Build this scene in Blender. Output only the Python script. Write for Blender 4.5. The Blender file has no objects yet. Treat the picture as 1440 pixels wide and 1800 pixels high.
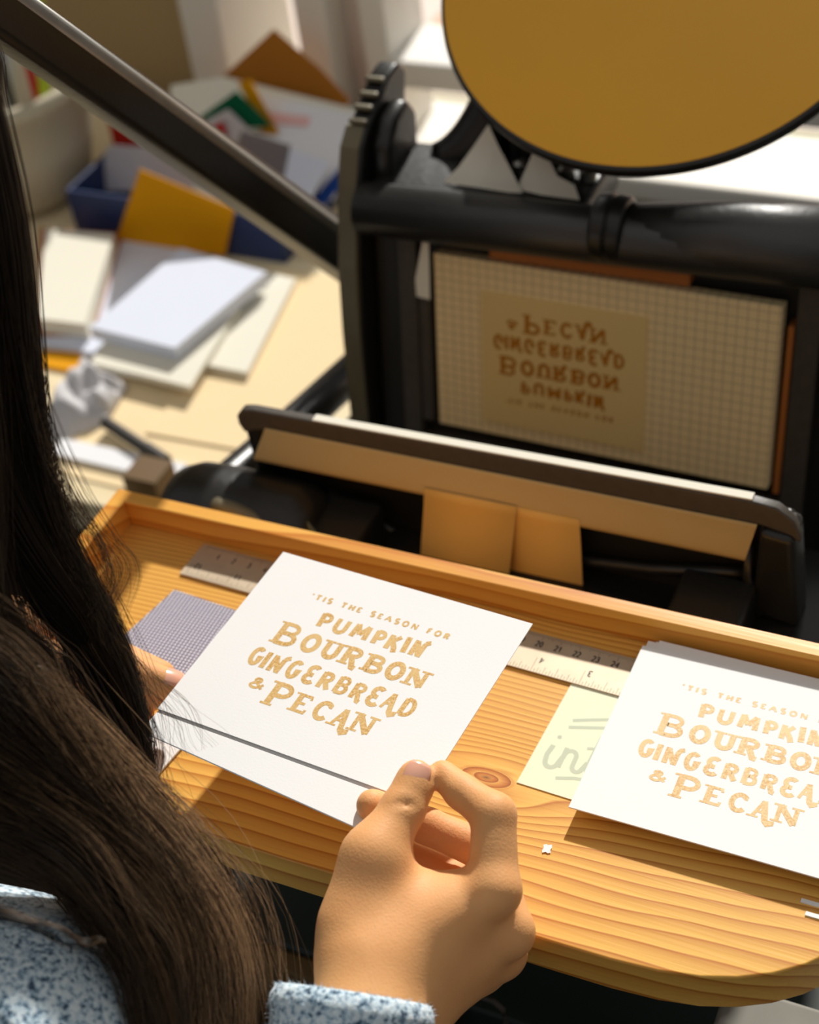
import bpy, math, random
import numpy as np
from mathutils import Vector, Matrix
random.seed(7); rng = np.random.default_rng(7)
scene = bpy.context.scene
COL = scene.collection

# ------------------------------------------------------------------ camera
# world: x along the feed board's back rail, y towards the window, z up, board floor at z = 0 (metres)
F = 2790.0
R = np.array([[.90747, -.19067, -.37435], [.40403, .64026, .65332], [-.11511, .74412, -.65805]])   # columns: right, up, forward
CAM = np.array([0, 0, .578])
cd = bpy.data.cameras.new('camera'); cam = bpy.data.objects.new('camera', cd); COL.objects.link(cam)
cam.matrix_world = Matrix([[R[0, 0], R[0, 1], -R[0, 2], CAM[0]], [R[1, 0], R[1, 1], -R[1, 2], CAM[1]], [R[2, 0], R[2, 1], -R[2, 2], CAM[2]], [0, 0, 0, 1]])
cd.sensor_fit = 'VERTICAL'; cd.sensor_height = 24; cd.lens = 24 * F / 1800; cd.clip_start = .02
cd.dof.use_dof = True; cd.dof.focus_distance = .690; cd.dof.aperture_fstop = 4.8
scene.camera = cam

# ------------------------------------------------------------------ light
scene.view_settings.view_transform = 'Standard'; scene.view_settings.look = 'None'
scene.view_settings.gamma = 1; scene.view_settings.exposure = 0.0; scene.view_settings.use_curve_mapping = False
sd = bpy.data.lights.new('sun', 'SUN'); sun = bpy.data.objects.new('sun', sd); COL.objects.link(sun)
sd.energy = 5.4; sd.angle = math.radians(2.0); sd.color = (1, .965, .90)
to_sun = Vector((-.13, 1, .68)).normalized()
sun.rotation_euler = to_sun.to_track_quat('Z', 'Y').to_euler(); sun.location = (.4, 4, 3)
w = bpy.data.worlds.new('daylight'); scene.world = w; w.use_nodes = True
bg = w.node_tree.nodes['Background']; bg.inputs[0].default_value = (1, .98, .95, 1)
# daylight in the room: strongest from above, weak from the dark floor
wt = w.node_tree; wc = wt.nodes.new('ShaderNodeTexCoord'); wsx = wt.nodes.new('ShaderNodeSeparateXYZ'); wr_ = wt.nodes.new('ShaderNodeMapRange')
wt.links.new(wc.outputs['Generated'], wsx.inputs[0]); wt.links.new(wsx.outputs[2], wr_.inputs[0]); wr_.interpolation_type = 'SMOOTHSTEP'
for i_, v_ in enumerate((-.15, .80, .040, .40)): wr_.inputs[1 + i_].default_value = v_
wt.links.new(wr_.outputs[0], bg.inputs[1])

def at(u, v, x=None, y=None, z=None, d=None):
    """the place in the room seen at a point of the 1440x1800 photograph, at a known x, y, height or distance"""
    r = R @ np.array([(u - 720) / F, (900 - v) / F, 1.0])
    t = d if d is not None else x / r[0] if x is not None else y / r[1] if y is not None else (z - .578) / r[2]
    return CAM + r * t

# ------------------------------------------------------------------ helpers
class MB:
    def __init__(s): s.v = []; s.f = []
    def add(s, vs, fs):
        n = len(s.v); s.v += [tuple(map(float, p)) for p in vs]; s.f += [tuple(i + n for i in f) for f in fs]; return s
    def box(s, x0, x1, y0, y1, z0, z1):
        return s.add([(x0, y0, z0), (x1, y0, z0), (x1, y1, z0), (x0, y1, z0), (x0, y0, z1), (x1, y0, z1), (x1, y1, z1), (x0, y1, z1)],
                     [(3, 2, 1, 0), (4, 5, 6, 7), (0, 1, 5, 4), (1, 2, 6, 5), (2, 3, 7, 6), (3, 0, 4, 7)])
    def prism(s, poly, axis, a, b):
        """poly of 2-D points swept along axis from a to b"""
        n = len(poly)
        def P(p, t): return (t, p[0], p[1]) if axis == 'x' else (p[0], t, p[1]) if axis == 'y' else (p[0], p[1], t)
        vs = [P(p, a) for p in poly] + [P(p, b) for p in poly]
        return s.add(vs, [tuple(range(n))[::-1], tuple(range(n, 2 * n))] + [(i, (i + 1) % n, n + (i + 1) % n, n + i) for i in range(n)])
    def slab(s, quad, th):
        """a flat sheet of given corners (any polygon) and thickness"""
        q = [np.array(p, float) for p in quad]; n = np.cross(q[1] - q[0], q[2] - q[0]); n = n / np.linalg.norm(n) * th
        m = len(q)
        return s.add(q + [p + n for p in q], [tuple(range(m))[::-1], tuple(range(m, 2 * m))] + [(i, (i + 1) % m, m + (i + 1) % m, m + i) for i in range(m)])
    def tube(s, pts, rad, seg=12, cap=True, sx=1.0, sy=1.0, ref=(0, 0, 1)):
        P = [np.array(p, float) for p in pts]; n = len(P)
        rad = [rad] * n if not hasattr(rad, '__len__') else rad
        vs = []; a0 = np.array(ref, float)
        for i in range(n):
            t = P[min(i + 1, n - 1)] - P[max(i - 1, 0)]; t /= np.linalg.norm(t) + 1e-12
            u = np.cross(a0, t)
            if np.linalg.norm(u) < 1e-3: u = np.cross([1, 0, 0], t)
            u /= np.linalg.norm(u); v = np.cross(t, u)
            for k in range(seg):
                a = 2 * math.pi * k / seg; vs.append(P[i] + rad[i] * (sx * math.cos(a) * u + sy * math.sin(a) * v))
        fs = [(i * seg + k, i * seg + (k + 1) % seg, (i + 1) * seg + (k + 1) % seg, (i + 1) * seg + k) for i in range(n - 1) for k in range(seg)]
        if cap: fs += [tuple(range(seg))[::-1], tuple((n - 1) * seg + k for k in range(seg))]
        return s.add(vs, fs)
    def lathe(s, prof, c, axis='z', seg=48):
        """prof = (radius, offset along axis)"""
        n = len(prof); vs = []
        for r, h in prof:
            for k in range(seg):
                a = 2 * math.pi * k / seg; p = (r * math.cos(a), r * math.sin(a), h)
                if axis == 'x': p = (p[2], p[0], p[1])
                elif axis == 'y': p = (p[0], p[2], p[1])
                vs.append((c[0] + p[0], c[1] + p[1], c[2] + p[2]))
        fs = [(i * seg + k, i * seg + (k + 1) % seg, (i + 1) * seg + (k + 1) % seg, (i + 1) * seg + k) for i in range(n - 1) for k in range(seg)]
        fs += [tuple(range(seg))[::-1], tuple((n - 1) * seg + k for k in range(seg))]
        return s.add(vs, fs)
    def xf(s, M):
        s.v = [tuple(M @ Vector(p)) for p in s.v]; return s

def obj(name, mb, mat, parent=None, bevel=0.0, smooth=False, seg=2, sub=0, auto=None):
    v = mb.v
    if parent is not None and not parent.get('_local'):
        L = parent.get('_base', (0, 0, 0)); v = [(p[0] - L[0], p[1] - L[1], p[2] - L[2]) for p in v]
    me = bpy.data.meshes.new(name); me.from_pydata(v, [], mb.f); me.update()
    import bmesh
    b = bmesh.new(); b.from_mesh(me); bmesh.ops.recalc_face_normals(b, faces=b.faces); b.to_mesh(me); b.free()
    o = bpy.data.objects.new(name, me); COL.objects.link(o); me.materials.append(mat)
    if parent is not None:
        o.parent = parent
        for k_ in ('_base', '_local'):
            if k_ in parent: o[k_] = parent[k_]
    if bevel:
        m = o.modifiers.new('bevel', 'BEVEL'); m.width = bevel; m.segments = seg; m.limit_method = 'ANGLE'; m.angle_limit = .6
    if sub:
        m = o.modifiers.new('subdivision', 'SUBSURF'); m.levels = sub; m.render_levels = sub
    if smooth or bevel or sub:
        me.polygons.foreach_set('use_smooth', [True] * len(me.polygons))
    if auto or (bevel and not smooth):
        m = o.modifiers.new('flat_faces', 'WEIGHTED_NORMAL'); m.keep_sharp = True
    return o

def tag(o, label=None, cat=None, group=None, kind=None):
    if label: o['label'] = label
    if cat: o['category'] = cat
    if group: o['group'] = group
    if kind: o['kind'] = kind
    return o

def thing(name, label, cat, loc=(0, 0, 0), group=None, M=None):
    o = bpy.data.objects.new(name, None); COL.objects.link(o); o.empty_display_size = .02
    if M is not None: o.matrix_world = M; o['_local'] = 1
    else: o.location = loc; o['_base'] = [float(c) for c in loc]
    return tag(o, label, cat, group)

def single(name, mb, mat, label, cat, group=None, **k): return tag(obj(name, mb, mat, **k), label, cat, group)
def struct(name, mb, mat, **k): return tag(obj(name, mb, mat, **k), kind='structure')

# ------------------------------------------------------------------ materials
def srgb(r, g, b):
    f = lambda c: (c / 255 / 12.92) if c / 255 <= .04045 else ((c / 255 + .055) / 1.055) ** 2.4
    return (f(r), f(g), f(b), 1)
class NT:
    def __init__(s, name):
        s.m = bpy.data.materials.new(name); s.m.use_nodes = True; s.t = s.m.node_tree; s.p = s.t.nodes['Principled BSDF']; s.out = s.t.nodes['Material Output']
    def n(s, ty, **k):
        x = s.t.nodes.new(ty)
        for a, b in k.items():
            if a == 'ins':
                for i, val in b.items():
                    if isinstance(val, bpy.types.NodeSocket): s.t.links.new(val, x.inputs[i])
                    else: x.inputs[i].default_value = val
            else: setattr(x, a, b)
        return x
    def l(s, a, b): s.t.links.new(a, b)
    def math(s, op, a, b=0.0):
        return s.n('ShaderNodeMath', operation=op, ins={0: a, 1: b}).outputs[0]
    def pos(s): return s.n('ShaderNodeTexCoord').outputs['Object']
    def mapped(s, sc=(1, 1, 1), rot=(0, 0, 0)):
        return s.n('ShaderNodeMapping', ins={'Vector': s.pos(), 'Scale': sc, 'Rotation': rot}).outputs[0]
    def noise(s, scale, vec=None, detail=3, rough=.5):
        return s.n('ShaderNodeTexNoise', ins={'Vector': vec if vec is not None else s.pos(), 'Scale': scale, 'Detail': detail, 'Roughness': rough}).outputs[0]
    def ramp(s, fac, stops):
        r = s.n('ShaderNodeValToRGB', ins={0: fac}); e = r.color_ramp.elements
        while len(e) < len(stops): e.new(.5)
        for i, (p, c) in enumerate(stops): e[i].position = p; e[i].color = c if len(c) == 4 else (*c, 1)
        return r.outputs[0]
    def mix(s, fac, a, b, bt='MIX'):
        x = s.n('ShaderNodeMix', data_type='RGBA', blend_type=bt)
        for i, val in ((0, fac), (6, a), (7, b)):
            if isinstance(val, bpy.types.NodeSocket): s.l(val, x.inputs[i])
            else: x.inputs[i].default_value = val
        return x.outputs[2]
    def bump(s, h, strength=.3, dist=.001):
        b = s.n('ShaderNodeBump', ins={'Height': h, 'Strength': strength, 'Distance': dist}); s.l(b.outputs[0], s.p.inputs['Normal'])
    def base(s, c):
        if isinstance(c, bpy.types.NodeSocket): s.l(c, s.p.inputs['Base Color'])
        else: s.p.inputs['Base Color'].default_value = c

def plain(name, c, rough=.6, metal=0, spec=.5, var=0.0, vscale=40, bump=0.0, bscale=300, bdist=.0004):
    t = NT(name)
    if var:
        d = tuple(x * (1 - var) for x in c[:3]) + (1,); t.base(t.mix(t.noise(vscale), d, c))
    else: t.base(c)
    t.p.inputs['Roughness'].default_value = rough; t.p.inputs['Metallic'].default_value = metal; t.p.inputs['Specular IOR Level'].default_value = spec
    if bump: t.bump(t.noise(bscale), bump, bdist)
    return t.m

def paper(name, c, bump=.12): return plain(name, c, .85, spec=.15, var=.03, vscale=30, bump=bump, bscale=900, bdist=.0002)

def wood(name, light, dark, freq, knot=None, axis='y', rough=.36):
    """pine: growth rings run along x; a knot pushes the rings apart"""
    t = NT(name); gp = t.n('ShaderNodeNewGeometry').outputs['Position']; sep = t.n('ShaderNodeSeparateXYZ', ins={0: gp})
    x, y, z = sep.outputs
    yy = t.math('ADD', y, t.math('MULTIPLY', z, .8)) if axis == 'y' else t.math('ADD', z, t.math('MULTIPLY', y, .5))
    wv = lambda sc: t.n('ShaderNodeMapping', ins={'Vector': gp, 'Scale': sc}).outputs[0]
    warp = t.noise(1.0, wv((5, 14, 14)), 2)
    yy = t.math('ADD', yy, t.math('MULTIPLY', t.math('SUBTRACT', warp, .5), .022))
    yy = t.math('ADD', yy, t.math('MULTIPLY', x, -.03))
    if knot:
        kx, ky, s, amp = knot
        dx = t.math('MULTIPLY', t.math('SUBTRACT', x, kx), .42); dy = t.math('SUBTRACT', y, ky)
        r2 = t.math('ADD', t.math('MULTIPLY', dx, dx), t.math('MULTIPLY', dy, dy)); r = t.math('SQRT', r2)
        g = t.math('POWER', 2.718, t.math('MULTIPLY', r2, -1 / (s * s)))
        yy = t.math('ADD', yy, t.math('MULTIPLY', t.math('MULTIPLY', dy, g), -amp))
    if knot: tq = t.math('SUBTRACT', yy, .36); ph = t.math('FRACT', t.math('ADD', t.math('MULTIPLY', tq, freq), t.math('MULTIPLY', t.math('MULTIPLY', tq, tq), 700)))
    else: ph = t.math('FRACT', t.math('MULTIPLY', yy, freq))
    fine = t.noise(1.0, wv((18, 700, 700)), 3)
    c = t.ramp(ph, [(0, light), (.5, tuple(a * .7 + b * .3 for a, b in zip(light, dark))), (.80, tuple(a * .4 + b * .6 for a, b in zip(light, dark))), (.91, dark), (1, light)])
    c = t.mix(t.math('MULTIPLY', fine, .35), c, tuple(q * .72 for q in dark[:3]) + (1,))
    big = t.noise(1.0, wv((6, 40, 40)), 2)
    c = t.mix(t.math('MULTIPLY', big, .35), c, tuple(a * .5 + b * .5 for a, b in zip(light, dark)))
    if knot:
        rk = t.math('DIVIDE', r, s * .36)
        kc = t.ramp(t.math('FRACT', t.math('MULTIPLY', rk, 2.4)), [(0, tuple(a * .5 + b * .5 for a, b in zip(light, dark))), (.8, dark), (1, tuple(q * .6 for q in dark[:3]) + (1,))])
        c = t.mix(t.ramp(rk, [(.0, (1, 1, 1)), (.9, (1, 1, 1)), (1.0, (0, 0, 0))]), c, kc)
        c = t.mix(t.ramp(rk, [(.0, (1, 1, 1)), (.22, (0, 0, 0))]), c, tuple(q * .35 for q in dark[:3]) + (1,))
    t.base(c); t.p.inputs['Roughness'].default_value = rough; t.p.inputs['Specular IOR Level'].default_value = .35
    t.bump(t.math('ADD', ph, fine), .12, .0006)
    return t.m

M = {}
M['board'] = wood('oiled_pine', srgb(254, 203, 102), srgb(180, 98, 16), 125, (-.219, .4150, .017, 1.5))
M['rail'] = wood('oiled_pine_rail', srgb(253, 194, 92), srgb(200, 114, 24), 90, axis='z')
M['card'] = paper('cotton_card', (.90, .895, .89, 1), .2)
M['white_paper'] = paper('white_paper', (.86, .86, .88, 1))
M['blue_white'] = paper('cool_white_paper', (.74, .78, .90, 1))
M['cream'] = paper('cream_paper', (.84, .80, .68, 1))
M['chipboard'] = paper('chipboard', srgb(244, 220, 176))
M['kraft'] = paper('kraft_paper', srgb(206, 178, 124))
M['manila'] = paper('manila_paper', srgb(240, 192, 108))
M['orange_kraft'] = paper('orange_kraft', srgb(190, 122, 44))
M['red'] = paper('red_paper', srgb(185, 40, 30)); M['pink'] = paper('pink_paper', srgb(240, 190, 185))
M['green'] = paper('green_paper', srgb(10, 95, 62)); M['grey_paper'] = paper('grey_paper', srgb(135, 130, 130))
M['pale_grey'] = paper('pale_grey_paper', srgb(205, 203, 205))
M['yellow'] = paper('yellow_card', srgb(225, 155, 8)); M['navy'] = plain('navy_plastic', srgb(24, 46, 92), .5)
M['blue'] = paper('blue_card', srgb(28, 66, 140)); M['note'] = paper('note_paper', srgb(238, 241, 214), .05)
M['black'] = plain('black_enamel', (.013, .0125, .011, 1), .36, spec=.5, var=.35, vscale=25, bump=.25, bscale=130, bdist=.0012)
M['black_rough'] = plain('worn_cast_iron', (.085, .070, .055, 1), .5, spec=.4, var=.5, vscale=160, bump=.25, bscale=420, bdist=.0004)
M['dark_bed'] = plain('inked_iron', (.022, .018, .013, 1), .5, var=.4, vscale=30, bump=.2, bscale=200)
M['edge_worn'] = plain('worn_edge_iron', (.20, .17, .10, 1), .45, metal=.2, var=.45, vscale=40, bump=.3, bscale=160)
M['steel'] = plain('bright_steel', (.62, .60, .56, 1), .3, metal=1, var=.2, vscale=60)
M['disc'] = plain('gold_ink_film', srgb(214, 154, 22), .42, metal=.15, spec=.4, var=.12, vscale=14)
M['wood_strip'] = plain('stained_furniture_wood', srgb(190, 112, 44), .6, var=.3, vscale=40)
M['table'] = wood('pale_birch', srgb(248, 232, 196), srgb(236, 214, 168), 45)
M['pot'] = plain('stoneware', srgb(200, 190, 165), .45, var=.1, vscale=12)
M['soil'] = plain('dark_soil', (.05, .035, .02, 1), .9)
M['leaf'] = plain('lime_plastic', srgb(165, 185, 20), .4)
M['wall_white'] = plain('white_paint', srgb(242, 238, 230), .6, var=.03, vscale=3)
M['wall_dark'] = plain('taupe_paint', srgb(184, 158, 112), .8, var=.06, vscale=3)
M['wall_olive'] = plain('olive_paint', srgb(176, 172, 142), .8)
M['pinkish'] = plain('pinkish_paint', srgb(232, 216, 206), .7)
M['floor'] = plain('dark_floor', srgb(58, 44, 28), .7, var=.3, vscale=8)
M['stand'] = plain('dark_green_paint', srgb(18, 34, 28), .5, var=.2, vscale=20)
M['brown_slab'] = plain('brown_stained_wood', srgb(112, 82, 38), .6, var=.3, vscale=10)
M['stone'] = plain('grey_worn_paint', srgb(150, 146, 136), .8, var=.35, vscale=40)
M['mark'] = plain('engraved_black', (.03, .025, .02, 1), .6)
M['pencil'] = plain('soft_grey_ink', srgb(196, 204, 182), .8)
M['white_fleck'] = plain('dried_white_paint', (.85, .85, .85, 1), .7)
M['denim'] = plain('dark_denim', (.02, .028, .045, 1), .9, var=.4, vscale=300)
t = NT('sun_warmed_brick'); b = t.n('ShaderNodeTexBrick', ins={'Vector': t.mapped((4, 4, 4)), 'Color1': srgb(214, 140, 96), 'Color2': srgb(236, 190, 150), 'Mortar': srgb(238, 226, 210)})
t.base(b.outputs[0]); t.p.inputs['Roughness'].default_value = .9; M['brick'] = t.m
# gold letterpress ink with a mottled impression
t = NT('gold_letterpress_ink'); nz = t.noise(900, detail=2); n2 = t.noise(70)
c = t.mix(t.ramp(nz, [(.42, (0, 0, 0)), (.62, (1, 1, 1))]), srgb(200, 152, 74), srgb(228, 192, 130))
t.base(t.mix(t.ramp(n2, [(.4, (0, 0, 0)), (.7, (1, 1, 1))]), c, srgb(222, 186, 122))); t.p.inputs['Roughness'].default_value = .5; M['gold_ink'] = t.m
M['plate_ink'] = plain('wet_gold_ink', srgb(186, 116, 16), .4)
# square ruled aluminium base
t = NT('gridded_aluminium'); sep = t.n('ShaderNodeSeparateXYZ', ins={0: t.pos()})
def line(co, pitch, wd): return t.math('LESS_THAN', t.math('FRACT', t.math('DIVIDE', co, pitch)), wd)
g = t.math('MAXIMUM', line(sep.outputs[0], .0063, .13), line(sep.outputs[1], .0063, .13))
t.base(t.mix(g, srgb(250, 224, 172), srgb(214, 188, 136))); t.p.inputs['Roughness'].default_value = .55; M['grid'] = t.m
t = NT('translucent_photopolymer'); t.base(srgb(238, 208, 142)); t.p.inputs['Roughness'].default_value = .35; M['polymer'] = t.m
# woven swatch
t = NT('woven_lavender_grey'); sep = t.n('ShaderNodeSeparateXYZ', ins={0: t.pos()})
sx = t.math('FRACT', t.math('MULTIPLY', sep.outputs[0], 470)); sy = t.math('FRACT', t.math('MULTIPLY', sep.outputs[1], 520))
dot = t.math('MULTIPLY', t.math('LESS_THAN', sx, .5), t.math('LESS_THAN', sy, .55))
t.base(t.mix(dot, srgb(112, 106, 130), srgb(240, 240, 246))); t.p.inputs['Roughness'].default_value = .8; M['woven'] = t.m
# satin steel rule
t = NT('satin_rule_steel'); t.base(t.mix(t.noise(60), srgb(205, 190, 165), srgb(176, 156, 132))); t.p.inputs['Roughness'].default_value = .5; t.p.inputs['Metallic'].default_value = .35; M['rule'] = t.m
# skin
t = NT('skin'); big = t.noise(60); fine = t.noise(1400, detail=3)
t.base(t.mix(big, srgb(226, 160, 102), srgb(238, 180, 122))); t.p.inputs['Roughness'].default_value = .56; t.p.inputs['Specular IOR Level'].default_value = .28
t.p.inputs['Subsurface Weight'].default_value = .18; t.p.inputs['Subsurface Radius'].default_value = (1, .35, .18); t.p.inputs['Subsurface Scale'].default_value = .004
vor = t.n('ShaderNodeTexVoronoi', ins={'Vector': t.pos(), 'Scale': 900}).outputs[0]
t.bump(t.math('ADD', fine, vor), .22, .00035); M['skin'] = t.m
t = NT('fingernail'); t.base(srgb(246, 182, 154)); t.p.inputs['Roughness'].default_value = .24; t.p.inputs['Coat Weight'].default_value = .5; M['nail'] = t.m
# heathered fleece
t = NT('heathered_fleece'); a = t.noise(420, detail=4, rough=.65); b2 = t.noise(120, detail=2)
s = t.math('ADD', t.math('MULTIPLY', a, .8), t.math('MULTIPLY', b2, .2))
t.base(t.ramp(s, [(.40, srgb(58, 80, 104)), (.45, srgb(150, 180, 202)), (.52, srgb(216, 234, 244)), (.64, srgb(240, 248, 252))])); t.p.inputs['Roughness'].default_value = 1
t.p.inputs['Sheen Weight'].default_value = .3; t.bump(s, .9, .0015); M['fleece'] = t.m
# hair
def hairmat(name, c1, c2, rough):
    t = NT(name); at_ = t.n('ShaderNodeAttribute', attribute_name='tint')
    t.base(t.mix(at_.outputs['Fac'], c1, c2)); t.p.inputs['Roughness'].default_value = rough; t.p.inputs['Specular IOR Level'].default_value = .22; return t.m
M['hair'] = hairmat('dark_brown_hair', (.006, .0045, .0035, 1), (.40, .24, .125, 1), .30)  # paler second colour paints in the backlit strands
# glass
t = NT('window_glass'); t.t.nodes.remove(t.p)
gl = t.n('ShaderNodeBsdfGlossy', ins={'Roughness': .02}); tr = t.n('ShaderNodeBsdfTransparent'); mx = t.n('ShaderNodeMixShader', ins={0: .05, 1: tr.outputs[0], 2: gl.outputs[0]}); t.l(mx.outputs[0], t.out.inputs[0]); M['glass'] = t.m

# ------------------------------------------------------------------ the room
TZ = -.243       # table top
WY = 1.40        # inner face of the window wall
struct('floor', MB().box(-3, 2, -1.5, WY, -1.06, -1.0), M['floor'])
struct('ground_outside', MB().box(-1.95, 8, 3.75, 12, -1.5, -1.42), M['brick'])
struct('paving_outside', MB().box(-9, -1.95, WY + .18, 12, -1.5, -1.42).box(-1.95, 8, WY + .18, 3.75, -1.5, -1.42), M['pinkish'])
# window wall: dark painted part on the left, opening on the right and, out of view, widened left to let sun onto the table
struct('wall_back', MB().box(-3.0, -1.20, WY, WY + .16, -1.0, 2.3).box(-1.20, -.975, WY, WY + .16, -1.0, -.045).box(-1.20, -.975, WY, WY + .16, 1.5, 2.3), M['wall_dark'])
struct('wall_below_window', MB().box(-.975, 2, WY, WY + .16, -1.0, -.295), M['wall_olive'])
struct('wall_above_window', MB().box(-.975, 2, WY, WY + .16, 1.5, 2.3), M['wall_white'])
struct('trim_1', MB().box(-.975, -.925, WY - .03, WY + .12, -.295, -.045), M['wall_white'], bevel=.004)
sw_ = struct('window_2', MB().box(-.925, -.838, WY + .03, WY + .07, -.295, -.235).box(-1.20, -.765, WY + .02, WY + .08, -.060, -.035), M['wall_white'])  # upper bar is unseen, added to close off the widened opening
obj('pane', MB().box(-.925, -.838, WY + .05, WY + .054, -.235, -.06), M['glass'], sw_)
struct('trim_2', MB().box(-.838, -.80, WY - .02, WY + .12, -.295, -.055), M['wall_white'], bevel=.004)  # cut short above the view, like the next trim, so sun passes
struct('trim_3', MB().box(-.80, -.765, WY + .02, WY + .14, -.295, -.055), M['pinkish'], bevel=.004)
win = tag(obj('window_1', MB().box(-.765, -.735, WY - .012, WY + .08, -.268, -.035).box(-.735, 2, WY - .012, WY + .08, -.197, -.166)
              .box(-1.20, 2, WY - .012, WY + .08, 1.44, 1.5).box(.55, .59, WY - .012, WY + .08, -.166, 1.44), M['wall_white'], bevel=.003), kind='structure')
obj('window_sill', MB().box(-.80, 2, WY - .020, WY + .1, -.295, -.268), M['wall_white'], win, bevel=.004)
obj('pane', MB().box(-.765, 2, WY + .03, WY + .034, -.268, -.197), M['glass'], win)
obj('pane', MB().box(-.735, 2, WY + .03, WY + .034, -.166, -.035).box(-1.20, 2, WY + .03, WY + .034, -.035, 1.44), M['glass'], win)  # upper glass stretched left out of view to admit sun

# ------------------------------------------------------------------ work table
tb = thing('work_table', 'pale birch work table covered with papers to the left of the press', 'table', (-.9, 1.05, -1.0))
obj('tabletop', MB().box(-2.0, -.515, .748, 1.362, TZ - .035, TZ), M['table'], tb, bevel=.003)
for lx in (-1.9, -.56):
    for ly in (.80, 1.30): obj('leg', MB().box(lx - .03, lx + .03, ly - .03, ly + .03, -1.0, TZ - .035), M['table'], tb, bevel=.003)

def sheet(name, px, mat, label, cat, z=TZ, th=.0012, group=None, lift=None):
    """a sheet lying on the table, its corners measured where the photo shows them"""
    pts = [at(u, v, z=z + th) for u, v in px]
    c = sum(pts) / len(pts)
    q = [(p[0], p[1], z) for p in pts]
    a = sum(q[i][0] * q[(i + 1) % len(q)][1] - q[(i + 1) % len(q)][0] * q[i][1] for i in range(len(q)))
    if a < 0: q = q[::-1]
    return single(name, MB().slab(q, th), mat, label, cat, group)

sheet('chipboard_sheet', [(60, 820), (410, 905), (700, 560), (640, 500), (470, 470), (240, 640)], M['chipboard'], 'large tan chipboard sheet lying under the white card pile', 'board', TZ, .0015)
sheet('chipboard_sheet', [(255, 760), (480, 800), (760, 540), (640, 480), (470, 510)], M['chipboard'], 'second tan chipboard sheet, upper one, with curling edge by the press', 'board', TZ + .0018, .0015)
sheet('paper_strip', [(85, 795), (110, 770), (330, 815), (300, 845)], M['white_paper'], 'long white paper strip at the front edge of the table', 'paper', TZ + .0018, .004)
sheet('cream_card_pile', [(355, 640), (435, 655), (520, 490), (440, 470)], M['cream'], 'cream card pile peeking out to the right under the white stack', 'card', TZ + .0036, .006)
sheet('cream_card_pile', [(160, 636), (335, 680), (420, 540), (250, 500)], M['cream'], 'cream card pile poking out in front beneath the white stack', 'card', TZ + .010, .006)
sheet('white_card_stack', [(158, 575), (308, 612), (468, 478), (318, 436)], M['blue_white'], 'thick stack of white cards on top of the cream piles', 'card stack', TZ + .0165, .013)
sheet('paper_sheet', [(150, 410), (330, 425), (300, 560), (130, 560)], M['blue_white'], 'cool white paper sheet behind the white card stack', 'paper', TZ, .003)
nb = thing('open_notebook', 'open ruled cream notebook on the table behind the dark hair', 'notebook', tuple(at(150, 490, z=TZ)))
def flat(px, z, th):
    q = [at(u, v, z=z + th) for u, v in px]; q = [(p[0], p[1], z) for p in q]
    a = sum(q[i][0] * q[(i + 1) % len(q)][1] - q[(i + 1) % len(q)][0] * q[i][1] for i in range(len(q)))
    return MB().slab(q[::-1] if a < 0 else q, th)
obj('cover', flat([(60, 590), (160, 590), (215, 410), (70, 400)], TZ + .003, .004), M['wood_strip'], nb)
obj('page_block', flat([(66, 560), (150, 570), (200, 412), (80, 402)], TZ + .007, .016), M['cream'], nb)
sheet('envelope', [(40, 600), (165, 620), (210, 575), (60, 575)], M['blue_white'], 'pale envelope in front of the open notebook', 'envelope', TZ, .006)
sheet('yellow_card', [(60, 640), (140, 655), (140, 620), (70, 615)], M['yellow'], 'small yellow card at the left between envelope and plastic bag', 'card', TZ, .003)
# crumpled plastic bag
def crumple(corners, z, h, n=22, seed=1):
    q = [at(u, v, z=z) for u, v in corners]; rr = np.random.default_rng(seed); ph = rr.uniform(0, 6, 8)
    vs = []
    for lay in (1, 0):
        for i in range(n):
            for j in range(n):
                s, tt = i / (n - 1), j / (n - 1)
                p = (q[0] * (1 - s) + q[1] * s) * (1 - tt) + (q[3] * (1 - s) + q[2] * s) * tt
                e = min(s, 1 - s, tt, 1 - tt) * 4; e = min(e, 1)
                hh = h * e * (.6 + .25 * math.sin(9 * s + ph[0] + 3 * math.sin(5 * tt + ph[1])) + .2 * abs(math.sin(13 * tt + ph[2] + 7 * s))) if lay else 0
                w = .004 * math.sin(17 * s + ph[3]) * (1 - e)
                vs.append((p[0] + w, p[1] + w, z + .0004 + hh))
    fs = []
    for lay in (0, 1):
        o = lay * n * n
        for i in range(n - 1):
            for j in range(n - 1):
                f = (o + i * n + j, o + i * n + j + 1, o + (i + 1) * n + j + 1, o + (i + 1) * n + j); fs.append(f if lay else f[::-1])
    b = MB(); b.add(vs, fs); return b
single('plastic_bag', crumple([(40, 800), (195, 742), (225, 690), (150, 628)], TZ + .0016, .03), M['pale_grey'], 'crumpled pale plastic bag near the front of the table', 'bag', smooth=True)
pn = thing('marker_pen', 'black marker pen lying on the table beside the plastic bag', 'pen', tuple(at(250, 775, z=TZ)))
a, b = at(185, 742, z=TZ + .01), at(255, 788, z=TZ + .01); obj('barrel', MB().tube([a, b], .0055), M['mark'], pn, smooth=False)
c = b + (b - a) * .5; obj('cap', MB().tube([b, c], .0065), M['mark'], pn)
single('small_box', MB().box(-.700, -.668, .765, .795, TZ, TZ + .022), M['brown_slab'], 'small brown cardboard box at the table edge beside the feed board corner', 'box', bevel=.001)

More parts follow.
